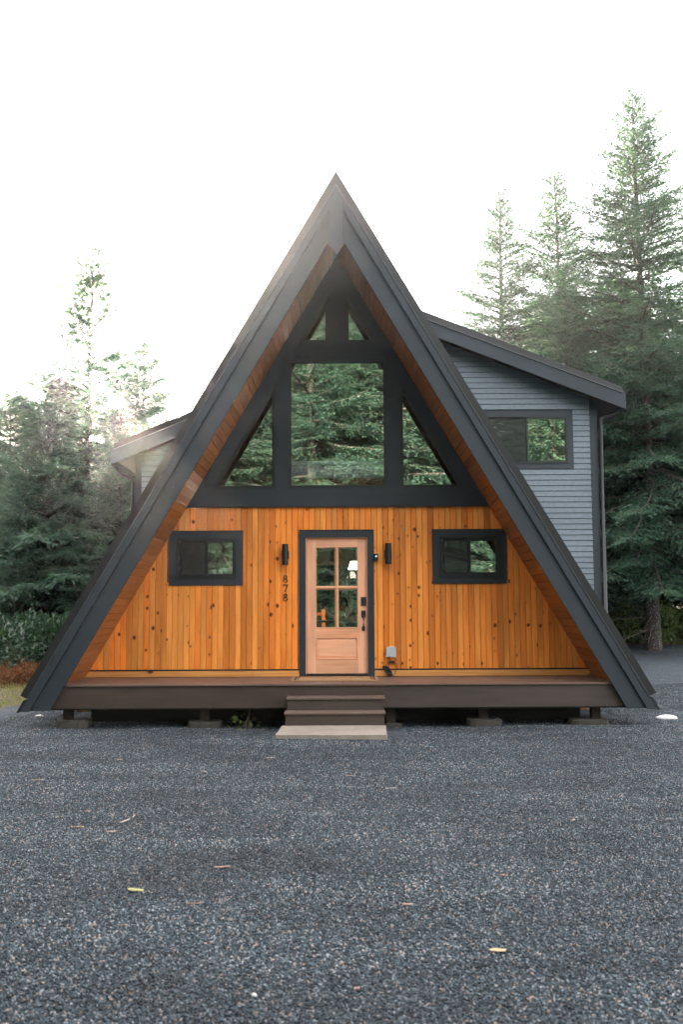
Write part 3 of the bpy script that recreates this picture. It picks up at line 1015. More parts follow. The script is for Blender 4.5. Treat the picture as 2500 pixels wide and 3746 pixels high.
# back deck with its railing
part('back_deck', MB().box(-3.4, 3.4, YB + .14, 27.4, .45, .6), M['deck'])
for x in (-3.3, -1.9, -.45):
    part('railing_post', MB().box(x - .05, x + .05, 27.2, 27.3, .6, 1.57), M['cedar'])
rl = part('railing', MB().box(-3.25, -.501, 27.22, 27.28, 1.40, 1.49), M['cedar_base'])
for k in range(22):
    x = -3.15 + k * .122
    if abs(x + 1.9) > .07:
        part('baluster', MB().box(x - .008, x + .008, 27.24, 27.26, .62, 1.3985), M['black'], rl)
part('railing_bottom_rail', MB().box(-3.25, -.501, 27.225, 27.275, .62, .68), M['cedar_base'])
# ------------------------------------------------------------------ things on the front of the cabin
def T(name, mb, m, label, cat, loc, group=None, bevel=0, smooth=False):
    return mb.build(name, m, None, bevel, smooth, None, label=label, cat=cat, group=group, loc=loc)

def wall_lamp(x, z, label):
    t = thing('wall_lamp', label, 'lamp', (x, Y_W, z), 0, 'cylinder lamps either side of the door')
    mb = MB().lathe([(.030, -.156), (.046, -.156), (.047, -.150), (.047, .150), (.046, .156), (.030, .156)], 0, -.10, 24)
    mb.build('shade', M['black'], t, 0, False)
    MB().box(-.055, .055, -.020, -.0005, -.06, .06).build('wall_plate', M['black'], t, .003)
    MB().box(-.02, .02, -.06, -.0205, -.03, .03).build('arm', M['black'], t)
    return t
wall_lamp(XC - .79, 2.408, 'black cylinder wall lamp above the house number, left of the door')
wall_lamp(XC + .748, 2.415, 'black cylinder wall lamp right of the door, above the outlet box')

# house number 8 7 8, one above the other, as raised old-style figures
def digit8(cx, cz, h, w):
    """two stacked rings of swelling stroke"""
    mb = MB()
    for (c, rz, rx) in ((cz + h * .245, h * .235, w * .40), (cz - h * .235, h * .265, w * .48)):
        o, i_ = [], []
        for q in range(28):
            a_ = 2 * math.pi * q / 28
            th = .008 + .009 * abs(math.cos(a_ + .55))
            o.append((cx + rx * math.cos(a_), c + rz * math.sin(a_)))
            i_.append((cx + (rx - th) * math.cos(a_), c + (rz - th * .75) * math.sin(a_)))
        mb.ring(o, i_, -.010, -.0005)
    return mb
def digit7(cx, cz, h, w):
    mb = MB()
    t = h * .5
    mb.prism([(cx - w * .46, cz + t - .016), (cx + w * .48, cz + t - .016), (cx + w * .48, cz + t), (cx - w * .46, cz + t)], -.010, -.0005)
    mb.prism([(cx - w * .46, cz + t - .034), (cx - w * .40, cz + t - .034), (cx - w * .38, cz + t - .0165), (cx - w * .46, cz + t - .0165)], -.010, -.0005)
    mb.prism([(cx - w * .22, cz - t), (cx - w * .02, cz - t), (cx + w * .48, cz + t - .0165), (cx + w * .34, cz + t - .0165)], -.010, -.0005)
    return mb
hn = thing('house_number', 'black metal numerals 8 7 8 running down the cedar wall left of the door', 'house number', (XC - .789, Y_W, 1.913))
digit8(0, .137, .114, .078).build('numeral', M['black'], hn)
digit7(0, 0, .108, .078).build('numeral', M['black'], hn)
digit8(0, -.137, .114, .078).build('numeral', M['black'], hn)

# door camera on the trim edge
t = thing('doorbell_camera', 'small black camera box with blue light beside the door trim', 'camera', (XC + .569, Y_W - .02, 2.367))
MB().box(-.031, .031, -.055, -.001, -.051, .051).build('body', M['black'], t, .006)
lens = MB().lathe([(.018, 0), (.018, .004), (.012, .006)], n=16)
o = lens.build('lens', M['blackframe'], t)
o.rotation_euler = (R(90), 0, 0); o.location = (0, -.055, .01)
m, n, l, b = mat('blue_led')
b.inputs['Base Color'].default_value = (.05, .1, .5, 1)
b.inputs['Emission Color'].default_value = (.15, .35, 1, 1)
b.inputs['Emission Strength'].default_value = 3
MB().box(-.004, .004, -.0625, -.0612, .006, .014).build('led', m, t)

# outdoor outlet with its clear cover
m, n, l, b = mat('clear_plastic')
b.inputs['Base Color'].default_value = (.62, .66, .68, 1)
b.inputs['Roughness'].default_value = .22
b.inputs['Alpha'].default_value = .62
M['clear'] = m
t = thing('outlet_box', 'grey weatherproof outlet box with clear cover low on the wall', 'outlet', (XC + .781, Y_W, .96))
MB().box(-.066, .066, -.022, -.0005, -.068, .068).build('back_plate', plain('outlet_grey', (.42, .45, .46), .4), t, .004)
for x in (-.024, .024):
    MB().box(x - .017, x + .017, -.027, -.0225, -.030, .032).build('socket', plain('socket_dark', (.05, .045, .035), .4), t)
mb = MB().ring(rect(-.072, .072, -.074, .070), rect(-.052, .052, -.054, .050), -.060, -.023)
mb.box(-.052, .052, -.060, -.056, -.054, .050)
mb.build('cover', M['clear'], t, .004)
MB().box(-.045, .045, -.058, -.010, .0705, .082).build('hinge', plain('hinge_grey', (.6, .63, .64), .4), t, .002)
MB().box(-.082, -.0725, -.05, -.03, -.070, -.058).build('clasp', plain('clasp_grey', (.6, .63, .64), .4), t)

# coiled cord with its adapter
t = thing('power_cord', 'coiled black cord with small adapter hanging below the outlet box', 'cord', (XC + .78, Y_W - .02, .61))
MB().box(-.030, .050, -.030, .000, .183, .223).build('adapter', M['black'], t, .004)
mb = MB().tube([(-.024, -.040, .325), (-.024, -.043, .28), (-.018, -.03, .24), (-.010, -.015, .222)], .0045, 6)
mb.tube([(.046, -.014, .205), (.080, -.02, .19), (.086, -.03, .14), (.066, -.035, .06), (.040, -.04, .012), (.0, -.05, .008)], .0045, 6)
mb.build('lead', M['black'], t, 0, True)
mb = MB()
rr = random.Random(3)
for k in range(9):
    w0 = .018 + .006 * rr.random()
    ox = (k - 4) * .006
    pts = []
    for q in range(25):
        a_ = 2 * math.pi * q / 24
        u, w_ = math.cos(a_), math.sin(a_)
        # long hanging loops, leaning to the right at the foot
        z = .075 + u * (.068 + .006 * rr.random())
        xx = -.05 + ox - u * .045 + w_ * w0 * (1 + .4 * u)
        pts.append((xx, -.03 - .012 * math.sin(a_ + k) - .02 * (u < -.5), max(.008, z)))
    mb.tube(pts, .0042, 5, False)
mb.tube([(-.03, -.015, .20), (-.06, -.02, .18), (-.085, -.03, .15), (-.07, -.03, .12)], .0045, 6)
mb.build('coil', M['black'], t, 0, True)

# doormat
m, n, l, b = mat('coir')
mp = mapping(n, l, (1, 1, 1))
f = nd(n, 'TexNoise', _Scale=160.0, _Detail=4.0)
l.new(mp.outputs[0], f.inputs['Vector'])
r = ramp(n, [(.3, (.26, .13, .055)), (.7, (.52, .30, .14))])
l.new(f.outputs[0], r.inputs[0]); l.new(r.outputs[0], b.inputs['Base Color'])
b.inputs['Roughness'].default_value = .95
bump(n, l, b, f.outputs[0], 1, .01)
t = thing('doormat', 'tan coir doormat with black end stripes in front of the door', 'doormat', (XC - .05, 14.33, DECK))
MB().box(-.61, .61, -.34, .33, .001, .022).build('mat', m, t, .005)
for s in (-1, 1):
    for x, w_ in ((.555, .016), (.515, .008)):
        MB().box(s * x - w_, s * x + w_, -.335, .325, .0225, .0245).build('stripe', plain('mat_black', (.015, .015, .014), .9), t)

# concrete slab at the foot of the steps
rr = random.Random(5)
v, f = [], []
P0 = [(-.745, 12.06), (.582, 12.02), (.612, 13.01), (-.722, 13.02)]
nseg = 14
outl = []
for i in range(4):
    p, q = P0[i], P0[(i + 1) % 4]
    for k in range(nseg):
        t_ = k / nseg
        outl.append((p[0] + (q[0] - p[0]) * t_ + rr.uniform(-.006, .006), p[1] + (q[1] - p[1]) * t_ + rr.uniform(-.008, .008)))
kk = len(outl)
v = [(x, y - 12.5, .113 + rr.uniform(-.002, .002)) for x, y in outl] + [(x * 1.006, (y - 12.5) * 1.012, -.05) for x, y in outl]
f = [tuple(range(kk)), tuple(range(2 * kk - 1, kk - 1, -1))] + [(i, kk + i, kk + (i + 1) % kk, (i + 1) % kk) for i in range(kk)]
T('concrete_slab', MB().add(v, f), M['concrete'], 'pale speckled concrete slab at the foot of the porch steps', 'slab', (XC, 12.5, 0))

# concrete pads under the deck posts
def pad(x, y, w, d, h, label, seed):
    rr = random.Random(seed)
    k = 14
    v, f = [], []
    for lay, (sc, z) in enumerate(((1.04, -.05), (1.0, h * .8), (.94, h))):
        for q in range(k):
            a_ = 2 * math.pi * q / k
            sx = abs(math.cos(a_)) ** .45 * math.copysign(1, math.cos(a_))
            sy = abs(math.sin(a_)) ** .45 * math.copysign(1, math.sin(a_))
            j = 1 + rr.uniform(-.06, .06)
            v.append((sx * w / 2 * sc * j, sy * d / 2 * sc * j, z + (rr.uniform(-.012, .012) if lay else 0)))
    for lay in range(2):
        f += [(lay * k + q, lay * k + (q + 1) % k, (lay + 1) * k + (q + 1) % k, (lay + 1) * k + q) for q in range(k)]
    f.append(tuple(range(2 * k, 3 * k)))
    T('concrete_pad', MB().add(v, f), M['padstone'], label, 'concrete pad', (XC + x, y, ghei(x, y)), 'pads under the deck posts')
pad(-3.62, 13.86, .46, .42, .11, 'stained, shade-darkened concrete pad under the leftmost deck post', 1)
pad(-1.83, 13.86, .46, .40, .09, 'stained, shade-darkened concrete pad left of the steps, second post from the left', 2)
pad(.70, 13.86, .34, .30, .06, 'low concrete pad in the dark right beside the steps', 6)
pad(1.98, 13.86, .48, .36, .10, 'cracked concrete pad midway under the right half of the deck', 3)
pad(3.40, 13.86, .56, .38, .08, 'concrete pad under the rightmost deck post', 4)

# cups on the sill inside the left small window
for k, (x, hh, lab) in enumerate(((-1.872, .078, 'leftmost of three white cups behind the left small window'), (-1.772, .084, 'middle of three white cups behind the left small window'), (-1.690, .084, 'rightmost of three white cups behind the left small window'))):
    mb = MB().lathe([(.024, 0), (.040, .002), (.041, hh * .5), (.038, hh * .8), (.030, hh * .97), (.012, hh)], 0, 0, 18)
    T('cup', mb, M['ceramic'], lab, 'cup', (XC + x, Y_W + .105, 2.092 + .036), 'cups on the window sill', smooth=True)
part('window_sill', MB().box(-2.40, -1.55, Y_W + .045, Y_W + .2, 2.10, 2.127), M['cream'])

# bed in the loft
bd = thing('bed', 'white made bed in the loft behind the big gable window', 'bed', (XC, 15.95, 3.46))
MB().box(-.76, .74, -.75, .95, .0, .12).build('bed_base', M['interior'], bd)
mt = MB().box(-.78, .76, -.77, .97, .121, .34)
mt.build('mattress', M['white'], bd, .06)
MB().box(-.80, .78, -.79, .60, .341, .40).build('duvet', M['white'], bd, .03)
MB().box(-.62, -.06, .58, .93, .41, .53).build('pillow', M['white'], bd, .06)
MB().box(.04, .60, .58, .93, .41, .53).build('pillow', M['white'], bd, .06)

# pendant lamp, table, chair and the person at the table by the back windows
pl = thing('pendant_lamp', 'white shaded pendant lamp hanging inside, seen through the door glass', 'lamp', (.27, 21.2, 2.42))
mb = MB().lathe([(.13, 0), (.135, .005), (.085, .17), (.08, .175)], 0, 0, 20)
m, n, l, b = mat('lit_lamp_shade')
b.inputs['Base Color'].default_value = (.85, .84, .8, 1)
b.inputs['Emission Color'].default_value = (1, .9, .75, 1)
b.inputs['Emission Strength'].default_value = .5
mb.build('shade', m, pl, 0, True)
MB().tube([(0, 0, .17), (0, 0, 2.6)], .006, 6).build('flex', M['black'], pl)

tb = thing('dining_table', 'dark dining table by the back windows, behind the door glass', 'table', (-.35, 21.9, .60))
MB().box(-.62, .25, -.40, .40, .70, .74).build('table_top', plain('table_wood', (.16, .09, .05), .4), tb)
for x in (-.56, .19):
    for y in (-.34, .34):
        MB().box(x - .03, x + .03, y - .03, y + .03, .0, .699).build('leg', plain('table_leg', (.14, .08, .045), .5), tb)
ch = thing('chair', 'black chair with low back, seen through the lower door panes', 'chair', (.30, 21.75, .60))
MB().box(-.22, .22, -.22, .22, .41, .45).build('seat', M['black'], ch, .01)
mb = MB().box(-.235, .215, -.235, -.205, .60, .70)
mb.build('backrest', M['black'], ch, .012)
for x in (-.20, .20):
    MB().box(x - .018, x + .018, -.232, -.196, 0, .60).build('leg', M['black'], ch)
    MB().box(x - .018, x + .018, .19, .226, 0, .409).build('leg', M['black'], ch)

# the person: one skinned body bending forward over the table, facing left
def person():
    J = {}
    vs, es, rs = [], [], []
    def jv(nm, p, r_, par=None):
        J[nm] = len(vs)
        vs.append(p); rs.append(r_)
        if par is not None:
            es.append((J[par], J[nm]))
    jv('pelvis', (.02, 0, .56), (.15, .13))
    jv('belly', (-.02, 0, .70), (.145, .125), 'pelvis')
    jv('chest', (-.12, 0, .86), (.155, .13), 'belly')
    jv('upper', (-.20, 0, .95), (.12, .10), 'chest')
    jv('neck', (-.28, 0, 1.00), (.058, .055), 'upper')
    jv('head0', (-.33, 0, 1.02), (.075, .08), 'neck')
    jv('head1', (-.36, 0, 1.06), (.098, .105), 'head0')
    jv('head2', (-.345, 0, 1.13), (.085, .09), 'head1')
    jv('face', (-.43, 0, 1.03), (.058, .06), 'head1')
    jv('nose', (-.475, 0, 1.03), (.016, .016), 'face')
    for s, q in ((-1, 'a'), (1, 'b')):
        jv('sh' + q, (-.17, .17 * s, .93), (.075, .075), 'upper')
        jv('el' + q, (-.30, .25 * s, .74), (.05, .05), 'sh' + q)
        jv('wr' + q, (-.50, .13 * s, .785), (.034, .03), 'el' + q)
        jv('pa' + q, (-.57, .10 * s, .80), (.04, .022), 'wr' + q)
        for k in range(4):
            jv('f%d%s' % (k, q), (-.62, (.07 + .02 * k) * s, .805), (.010, .010), 'pa' + q)
            jv('g%d%s' % (k, q), (-.645 - .004 * k, (.065 + .02 * k) * s, .79), (.008, .008), 'f%d%s' % (k, q))
        jv('th' + q, (-.575, .055 * s, .815), (.011, .011), 'pa' + q)
        jv('ti' + q, (-.61, .04 * s, .81), (.009, .009), 'th' + q)
        jv('hip' + q, (-.02, .10 * s, .52), (.10, .10), 'pelvis')
        jv('kn' + q, (-.42, .13 * s, .50), (.068, .068), 'hip' + q)
        jv('an' + q, (-.40, .13 * s, .10), (.045, .045), 'kn' + q)
        jv('to' + q, (-.56, .13 * s, .05), (.04, .035), 'an' + q)
    me = bpy.data.meshes.new('person')
    me.from_pydata(vs, es, [])
    o = bpy.data.objects.new('person', me)
    COL.objects.link(o)
    sk = o.modifiers.new('skin', 'SKIN')
    for i, r_ in enumerate(rs):
        me.skin_vertices[0].data[i].radius = r_
        me.skin_vertices[0].data[i].use_root = (i == 0)
    o.modifiers.new('sub', 'SUBSURF').levels = 2
    o.modifiers['sub'].render_levels = 2
    m, n, l, b = mat('person_clothes_and_skin')
    tc = n.new('ShaderNodeTexCoord')
    sx = n.new('ShaderNodeSeparateXYZ')
    l.new(tc.outputs['Object'], sx.inputs[0])
    # skin beyond the collar and the cuffs, dark trousers below the waist
    def gt(sock, val, op='LESS_THAN'):
        q = nd(n, 'Math', operation=op); l.new(sock, q.inputs[0]); q.inputs[1].default_value = val
        return q.outputs[0]
    m1 = nd(n, 'MixRGB'); m1.inputs[1].default_value = (.62, .54, .44, 1); m1.inputs[2].default_value = (.36, .19, .12, 1)
    l.new(gt(sx.outputs[0], -.285), m1.inputs[0])
    low = gt(sx.outputs[2], .60)
    m2 = nd(n, 'MixRGB'); m2.inputs[2].default_value = (.03, .035, .05, 1)
    l.new(low, m2.inputs[0]); l.new(m1.outputs[0], m2.inputs[1])
    l.new(m2.outputs[0], b.inputs['Base Color'])
    b.inputs['Roughness'].default_value = .75
    me.materials.append(m)
    o['label'] = 'person in a cream shirt bent over the table, seen through the door glass'
    o['category'] = 'person'
    o.location = (.36, 22.15, .60)
    # dark hair as a cap over the skull
    hv, hf = [], []
    nu, nv = 16, 9
    for j in range(nv):
        ph = math.pi * .62 * j / (nv - 1)
        for i in range(nu):
            a_ = 2 * math.pi * i / nu
            front = math.cos(a_) < -.2
            p2 = ph * (.72 if front else 1.0)
            rr_ = .112 + .004 * math.sin(5 * a_ + 3 * j)
            hv.append((-.345 + rr_ * math.sin(p2) * math.cos(a_) * 1.05, rr_ * .98 * math.sin(p2) * math.sin(a_), 1.085 + rr_ * 1.12 * math.cos(p2)))
    for j in range(nv - 1):
        for i in range(nu):
            hf.append((j * nu + i, j * nu + (i + 1) % nu, (j + 1) * nu + (i + 1) % nu, (j + 1) * nu + i))
    MB().add(hv, hf).build('hair', plain('dark_hair', (.014, .011, .010), .5), o, 0, True)
    return o
person()
# ------------------------------------------------------------------ vegetation
def leaf_mat(name, c1, c2, c3, trans=.45, rough=.6, tcol=None):
    m, n, l, b = mat(name)
    out = n['Material Output']
    g = n.new('ShaderNodeNewGeometry')
    oi = n.new('ShaderNodeObjectInfo')
    tc = n.new('ShaderNodeTexCoord')
    ns = nd(n, 'TexNoise', _Scale=.55, _Detail=3.0)
    l.new(tc.outputs['Object'], ns.inputs['Vector'])
    ad = nd(n, 'Math', operation='MULTIPLY_ADD')
    l.new(g.outputs['Random Per Island'], ad.inputs[0]); ad.inputs[1].default_value = .55
    l.new(ns.outputs[0], ad.inputs[2])
    a2 = nd(n, 'Math', operation='MULTIPLY_ADD')
    l.new(oi.outputs['Random'], a2.inputs[0]); a2.inputs[1].default_value = .22
    l.new(ad.outputs[0], a2.inputs[2])
    r = ramp(n, [(.38, c1), (.78, c2), (1.15 if False else 1.0, c3)])
    l.new(a2.outputs[0], r.inputs[0])
    l.new(r.outputs[0], b.inputs['Base Color'])
    b.inputs['Roughness'].default_value = rough
    b.inputs['Specular IOR Level'].default_value = .3
    tr = n.new('ShaderNodeBsdfTranslucent')
    hs = nd(n, 'MixRGB', blend_type='MULTIPLY', _Fac=1.0)
    hs.inputs[2].default_value = (*(tcol or (1.55, 1.6, 1.0)), 1)
    l.new(r.outputs[0], hs.inputs[1]); l.new(hs.outputs[0], tr.inputs[0])
    mx = nd(n, 'MixShader', _Fac=trans)
    l.new(b.outputs[0], mx.inputs[1]); l.new(tr.outputs[0], mx.inputs[2])
    l.new(mx.outputs[0], out.inputs[0])
    return m
M['needles'] = leaf_mat('fir_needles', (.012, .038, .032), (.025, .064, .050), (.058, .110, .068), .32)
M['salal'] = leaf_mat('salal_leaves', (.007, .020, .012), (.015, .040, .020), (.034, .072, .032), .2, .3)
M['shrub'] = leaf_mat('shrub_leaves', (.030, .055, .020), (.06, .10, .03), (.12, .16, .05), .4, .5)
M['bracken'] = leaf_mat('dead_bracken', (.07, .028, .014), (.15, .06, .028), (.25, .12, .05), .35, .8, (1.4, 1.1, .8))
M['grass'] = leaf_mat('grass_blades', (.07, .10, .022), (.15, .17, .05), (.28, .26, .11), .4, .7, (1.5, 1.4, .8))
m, n, l, b = mat('fir_bark')
mp = mapping(n, l, (1, 1, .35))
f = nd(n, 'TexNoise', _Scale=9.0, _Detail=6.0, _Roughness=.7)
l.new(mp.outputs[0], f.inputs['Vector'])
r1 = ramp(n, [(.3, (.016, .012, .010)), (.6, (.042, .031, .025)), (.8, (.075, .06, .05))])
l.new(f.outputs[0], r1.inputs[0])
mpl = mapping(n, l, (1, 1, .8))
v = nd(n, 'TexNoise', _Scale=26.0, _Detail=3.0)
l.new(mpl.outputs[0], v.inputs['Vector'])
lich = ramp(n, [(.60, 0.0), (.66, 1.0)])
l.new(v.outputs[0], lich.inputs[0])
mx = nd(n, 'MixRGB')
mx.inputs[2].default_value = (.24, .25, .23, 1)
l.new(lich.outputs[0], mx.inputs[0]); l.new(r1.outputs[0], mx.inputs[1])
l.new(mx.outputs[0], b.inputs['Base Color'])
b.inputs['Roughness'].default_value = .9
bump(n, l, b, f.outputs[0], .9, .05)
M['bark'] = m
M['twig'] = plain('dead_twig', (.12, .10, .082), .85)

def tubes_np(paths, radii, ns=4):
    """many thin tubes at once; paths: list of (k,3) arrays"""
    VV, FF, off = [], [], 0
    for P, Rr in zip(paths, radii):
        k = len(P)
        T_ = np.gradient(P, axis=0)
        T_ /= np.linalg.norm(T_, axis=1, keepdims=True) + 1e-9
        ref = np.array([0, 0, 1.0]) if abs(T_[:, 2]).mean() < .8 else np.array([1.0, 0, 0])
        A = np.cross(T_, ref); A /= np.linalg.norm(A, axis=1, keepdims=True) + 1e-9
        B = np.cross(T_, A)
        an = np.arange(ns) * 2 * np.pi / ns
        ring = P[:, None, :] + (A[:, None, :] * np.cos(an)[None, :, None] + B[:, None, :] * np.sin(an)[None, :, None]) * Rr[:, None, None]
        VV.append(ring.reshape(-1, 3))
        i = np.arange(k - 1)[:, None] * ns
        q = np.arange(ns)[None, :]
        q2 = (q + 1) % ns
        FF.append(np.stack([i + q, i + q2, i + ns + q2, i + ns + q], -1).reshape(-1, 4) + off)
        off += k * ns
    return np.concatenate(VV), np.concatenate(FF)

def kites(P, D, Nn, ln, wd, fold=.25):
    """leaf-sized folded kites: base, left, tip, right"""
    S = np.cross(D, Nn)
    S /= np.linalg.norm(S, axis=1, keepdims=True) + 1e-9
    N2 = np.cross(S, D)
    ln = ln[:, None]; wd = wd[:, None]
    b0 = P
    l0 = P + D * ln * .42 + S * wd - N2 * wd * fold
    t0 = P + D * ln
    r0 = P + D * ln * .42 - S * wd - N2 * wd * fold
    V = np.stack([b0, l0, t0, r0], 1).reshape(-1, 3)
    k = len(P)
    i = np.arange(k)[:, None] * 4
    F = np.concatenate([i + np.array([[0, 2, 1]]), i + np.array([[0, 3, 2]])], 0)
    return V, F

def unit(a):
    return a / (np.linalg.norm(a, axis=-1, keepdims=True) + 1e-9)

def conifer(seed, H, Rmax, base, step=.30, per=5, dens=1.0, dead=30, leaf=1.0, lean=0.0):
    rg = np.random.default_rng(seed)
    zs = np.linspace(0, H, 22)
    wob = np.cumsum(rg.normal(0, .02, (22, 2)), 0) * (H / 16)
    tp = np.stack([wob[:, 0] + lean * zs, wob[:, 1], zs], 1)
    tp[:, :2] -= tp[0, :2]
    r0 = H * .0115
    tr_ = r0 * (1 - zs / H) ** .85 + .006
    tr_[0] *= 1.28; tr_[1] *= 1.04
    paths, radii = [tp], [tr_]
    cen = lambda z: np.array([np.interp(z, zs, tp[:, 0]), np.interp(z, zs, tp[:, 1]), z])
    P_, D_, N_, L_, W_ = [], [], [], [], []
    z = base * H
    az = 0.0
    up = np.array([0, 0, 1.0])
    bp, br = [], []
    while z < H - .12:
        t = (z - base * H) / (H - base * H)
        nb = max(3, int(round(per * (1 - .35 * t) + rg.normal(0, .7))))
        for q in range(nb):
            az += 2.399 + rg.normal(0, .25)
            prof = (1 - t) ** .8 * min(1.0, .62 + 2.2 * t) + .02
            L = Rmax * prof * rg.uniform(.55, 1.18)
            if L < .12:
                L = .12
            e0 = math.radians(-14 + 62 * t ** 1.3 + rg.normal(0, 6))
            h = np.array([math.cos(az), math.sin(az), 0])
            side = np.array([-h[1], h[0], 0])
            nS = 7
            s = np.linspace(0, 1, nS)
            dr = (.20 + .12 * rg.random()) * L * (1 - .8 * t)
            bend = rg.normal(0, .10) * L
            c0 = cen(z + rg.uniform(-.1, .1))
            path = c0 + h * (L * math.cos(e0) * s)[:, None] + up * (L * math.sin(e0) * s - dr * s ** 2 + .75 * dr * s ** 4)[:, None] + side * (bend * s ** 2)[:, None]
            bp.append(path)
            br.append((.004 + .011 * L ** 1.15) * (1 - s) ** .8 + .003)
            # branchlets either side, sprays along them
            ds = .085 / dens
            ss = np.arange(.10 if L > .5 else .02, 1.0, ds / L) + rg.uniform(0, ds / L)
            ss = ss[ss < .995]
            if len(ss) == 0:
                continue
            pos = np.stack([np.interp(ss, s, path[:, k]) for k in range(3)], 1)
            tg = unit(np.stack([np.interp(np.minimum(ss + .06, 1), s, path[:, k]) - np.interp(np.maximum(ss - .06, 0), s, path[:, k]) for k in range(3)], 1))
            for sd in (-1, 1):
                bl = np.minimum(.95, (.44 * L * (1 - ss) ** .75 * np.minimum(1, .35 + 2.0 * ss) + .09)) * rg.uniform(.55, 1.15, len(ss))
                ang = np.radians(rg.normal(52, 9, len(ss)))
                sv = unit(np.cross(tg, up)) * sd
                bd_ = unit(tg * np.cos(ang)[:, None] + sv * np.sin(ang)[:, None] + up * rg.normal(-.12, .16, len(ss))[:, None])
                kmax = max(1, int(.95 / (.075 / dens)))
                for k in range(kmax):
                    d_ = (k + .4) * .075 / dens
                    ok = d_ < bl
                    if not ok.any():
                        break
                    nk = ok.sum()
                    pp = pos[ok] + bd_[ok] * d_ - up * (.10 * (d_ ** 2))
                    pp = pp + rg.normal(0, .018, (nk, 3))
                    fw = unit(bd_[ok] + tg[ok] * rg.uniform(-.35, .75, (nk, 1)) + rg.normal(0, .30, (nk, 3)) - up * .10)
                    P_.append(pp); D_.append(fw)
                    N_.append(unit(up + rg.normal(0, .55, (nk, 3))))
                    L_.append(rg.uniform(.10, .19, nk) * leaf)
                    W_.append(rg.uniform(.014, .026, nk) * leaf)
            # the leading shoot
            tipn = 5
            P_.append(np.repeat(path[-1:], tipn, 0) + rg.normal(0, .02, (tipn, 3)))
            D_.append(unit(np.repeat(tg[-1:], tipn, 0) + rg.normal(0, .28, (tipn, 3))))
            N_.append(unit(up + rg.normal(0, .5, (tipn, 3))))
            L_.append(rg.uniform(.12, .22, tipn)); W_.append(rg.uniform(.010, .018, tipn))
        z += step * (1 - .42 * t) * rg.uniform(.75, 1.25)
    paths += bp; radii += br
    P_, D_, N_ = np.concatenate(P_), np.concatenate(D_), np.concatenate(N_)
    L_, W_ = np.concatenate(L_), np.concatenate(W_)
    Vk, Fk = kites(P_, D_, N_, L_, W_)
    crown = np_mesh('crown', Vk, Fk)
    crown.materials.append(M['needles'])
    Vt, Ft = tubes_np([tp], [tr_], 10)
    trunk = np_mesh('trunk', Vt, Ft, True)
    trunk.materials.append(M['bark'])
    Vb, Fb = tubes_np(bp, br, 4)
    limbs = np_mesh('limbs', Vb, Fb, True)
    limbs.materials.append(M['bark'])
    # bare dead branches on the lower trunk
    dp, drr = [], []
    for k in range(dead):
        z = rg.uniform(.04, base + .14) * H
        az = rg.uniform(0, 6.28)
        L = rg.uniform(.5, 1.0) * Rmax * .62
        s = np.linspace(0, 1, 6)
        h = np.array([math.cos(az), math.sin(az), 0]); sd = np.array([-h[1], h[0], 0])
        pa = cen(z) + h * (L * s)[:, None] + up * (rg.uniform(-.25, .12) * L * s - .12 * L * s ** 2)[:, None] + sd * (rg.normal(0, .15) * L * s ** 2)[:, None] + rg.normal(0, .02, (6, 3)) * s[:, None]
        dp.append(pa); drr.append(.014 * (1 - s) + .003)
        for j in range(4):
            s0 = rg.uniform(.3, .9)
            b0 = np.array([np.interp(s0, s, pa[:, c]) for c in range(3)])
            d1 = unit(h + sd * rg.choice([-1, 1]) * rg.uniform(.6, 1.3) + up * rg.normal(-.1, .3))
            l1 = rg.uniform(.2, .5)
            dp.append(b0 + d1 * (l1 * np.linspace(0, 1, 3))[:, None]); drr.append(np.array([.006, .004, .002]))
    bare = None
    if dp:
        Vd, Fd = tubes_np(dp, drr, 3)
        bare = np_mesh('dead_branches', Vd, Fd)
        bare.materials.append(M['twig'])
    return crown, trunk, limbs, bare, H

def plant_tree(proto, x, y, H, rz, label, group=None, name='fir_tree', tilt=(0, 0), wide=1.0, z=None):
    crown, trunk, limbs, bare, H0 = proto
    t = thing(name, label, 'tree', (x, y, (ghei(x, y) if z is None else z) - .04), rz, group)
    s = H / H0
    t.scale = (s * wide, s * wide, s)
    t.rotation_euler = (R(tilt[0]), R(tilt[1]), rz)
    for nm, me in (('trunk', trunk), ('limbs', limbs), ('crown', crown), ('dead_branches', bare)):
        if me is not None:
            link(nm, me, None, t)
    return t

PA = conifer(11, 18, 5.0, .15, .29, 6, 1.12, 34, 1.0)            # full fir
PB = conifer(29, 11.5, 4.1, .08, .22, 6, 1.15, 22, 1.2)          # open, younger fir
PC = conifer(37, 17, 4.6, .10, .28, 5, 1.12, 26, 1.0)            # thin see-through fir
PD = conifer(52, 14, 4.3, .03, .26, 6, .92, 30, 1.2)

PF = conifer(77, 20, 5.2, .08, .46, 6, 1.15, 20, .95)          # tall fir with separate boughs
PT = conifer(64, 11.4, 4.0, .08, .24, 6, 1.08, 22, 1.25)          # open fir, half see-through
# right side
plant_tree(PA, 9.60, 31.0, 17.9, .6, 'tallest fir, right of the wing roof, thick trunk down to the gravel', tilt=(0, -1.2), wide=1.08)
plant_tree(PC, 5.60, 34.0, 16.0, 2.1, 'thin see-through fir rising just right of the A-frame peak')
plant_tree(PC, 7.45, 33.5, 16.6, 4.4, 'slender fir between the thin fir and the tallest fir')
plant_tree(PD, 8.60, 36.5, 13.0, 1.2, 'dense fir crowded behind the right wing eave', wide=1.1)
plant_tree(PA, 13.2, 33.5, 16.2, 3.0, 'big fir at the right edge of the picture', wide=1.05)
plant_tree(PB, 9.05, 35.4, 9.5, 2.6, 'young fir in the shade just behind the thick lichened trunk')
plant_tree(PA, 7.35, 31.5, 12.5, 5.2, 'bushy fir close behind the right wing downspout', wide=1.0)
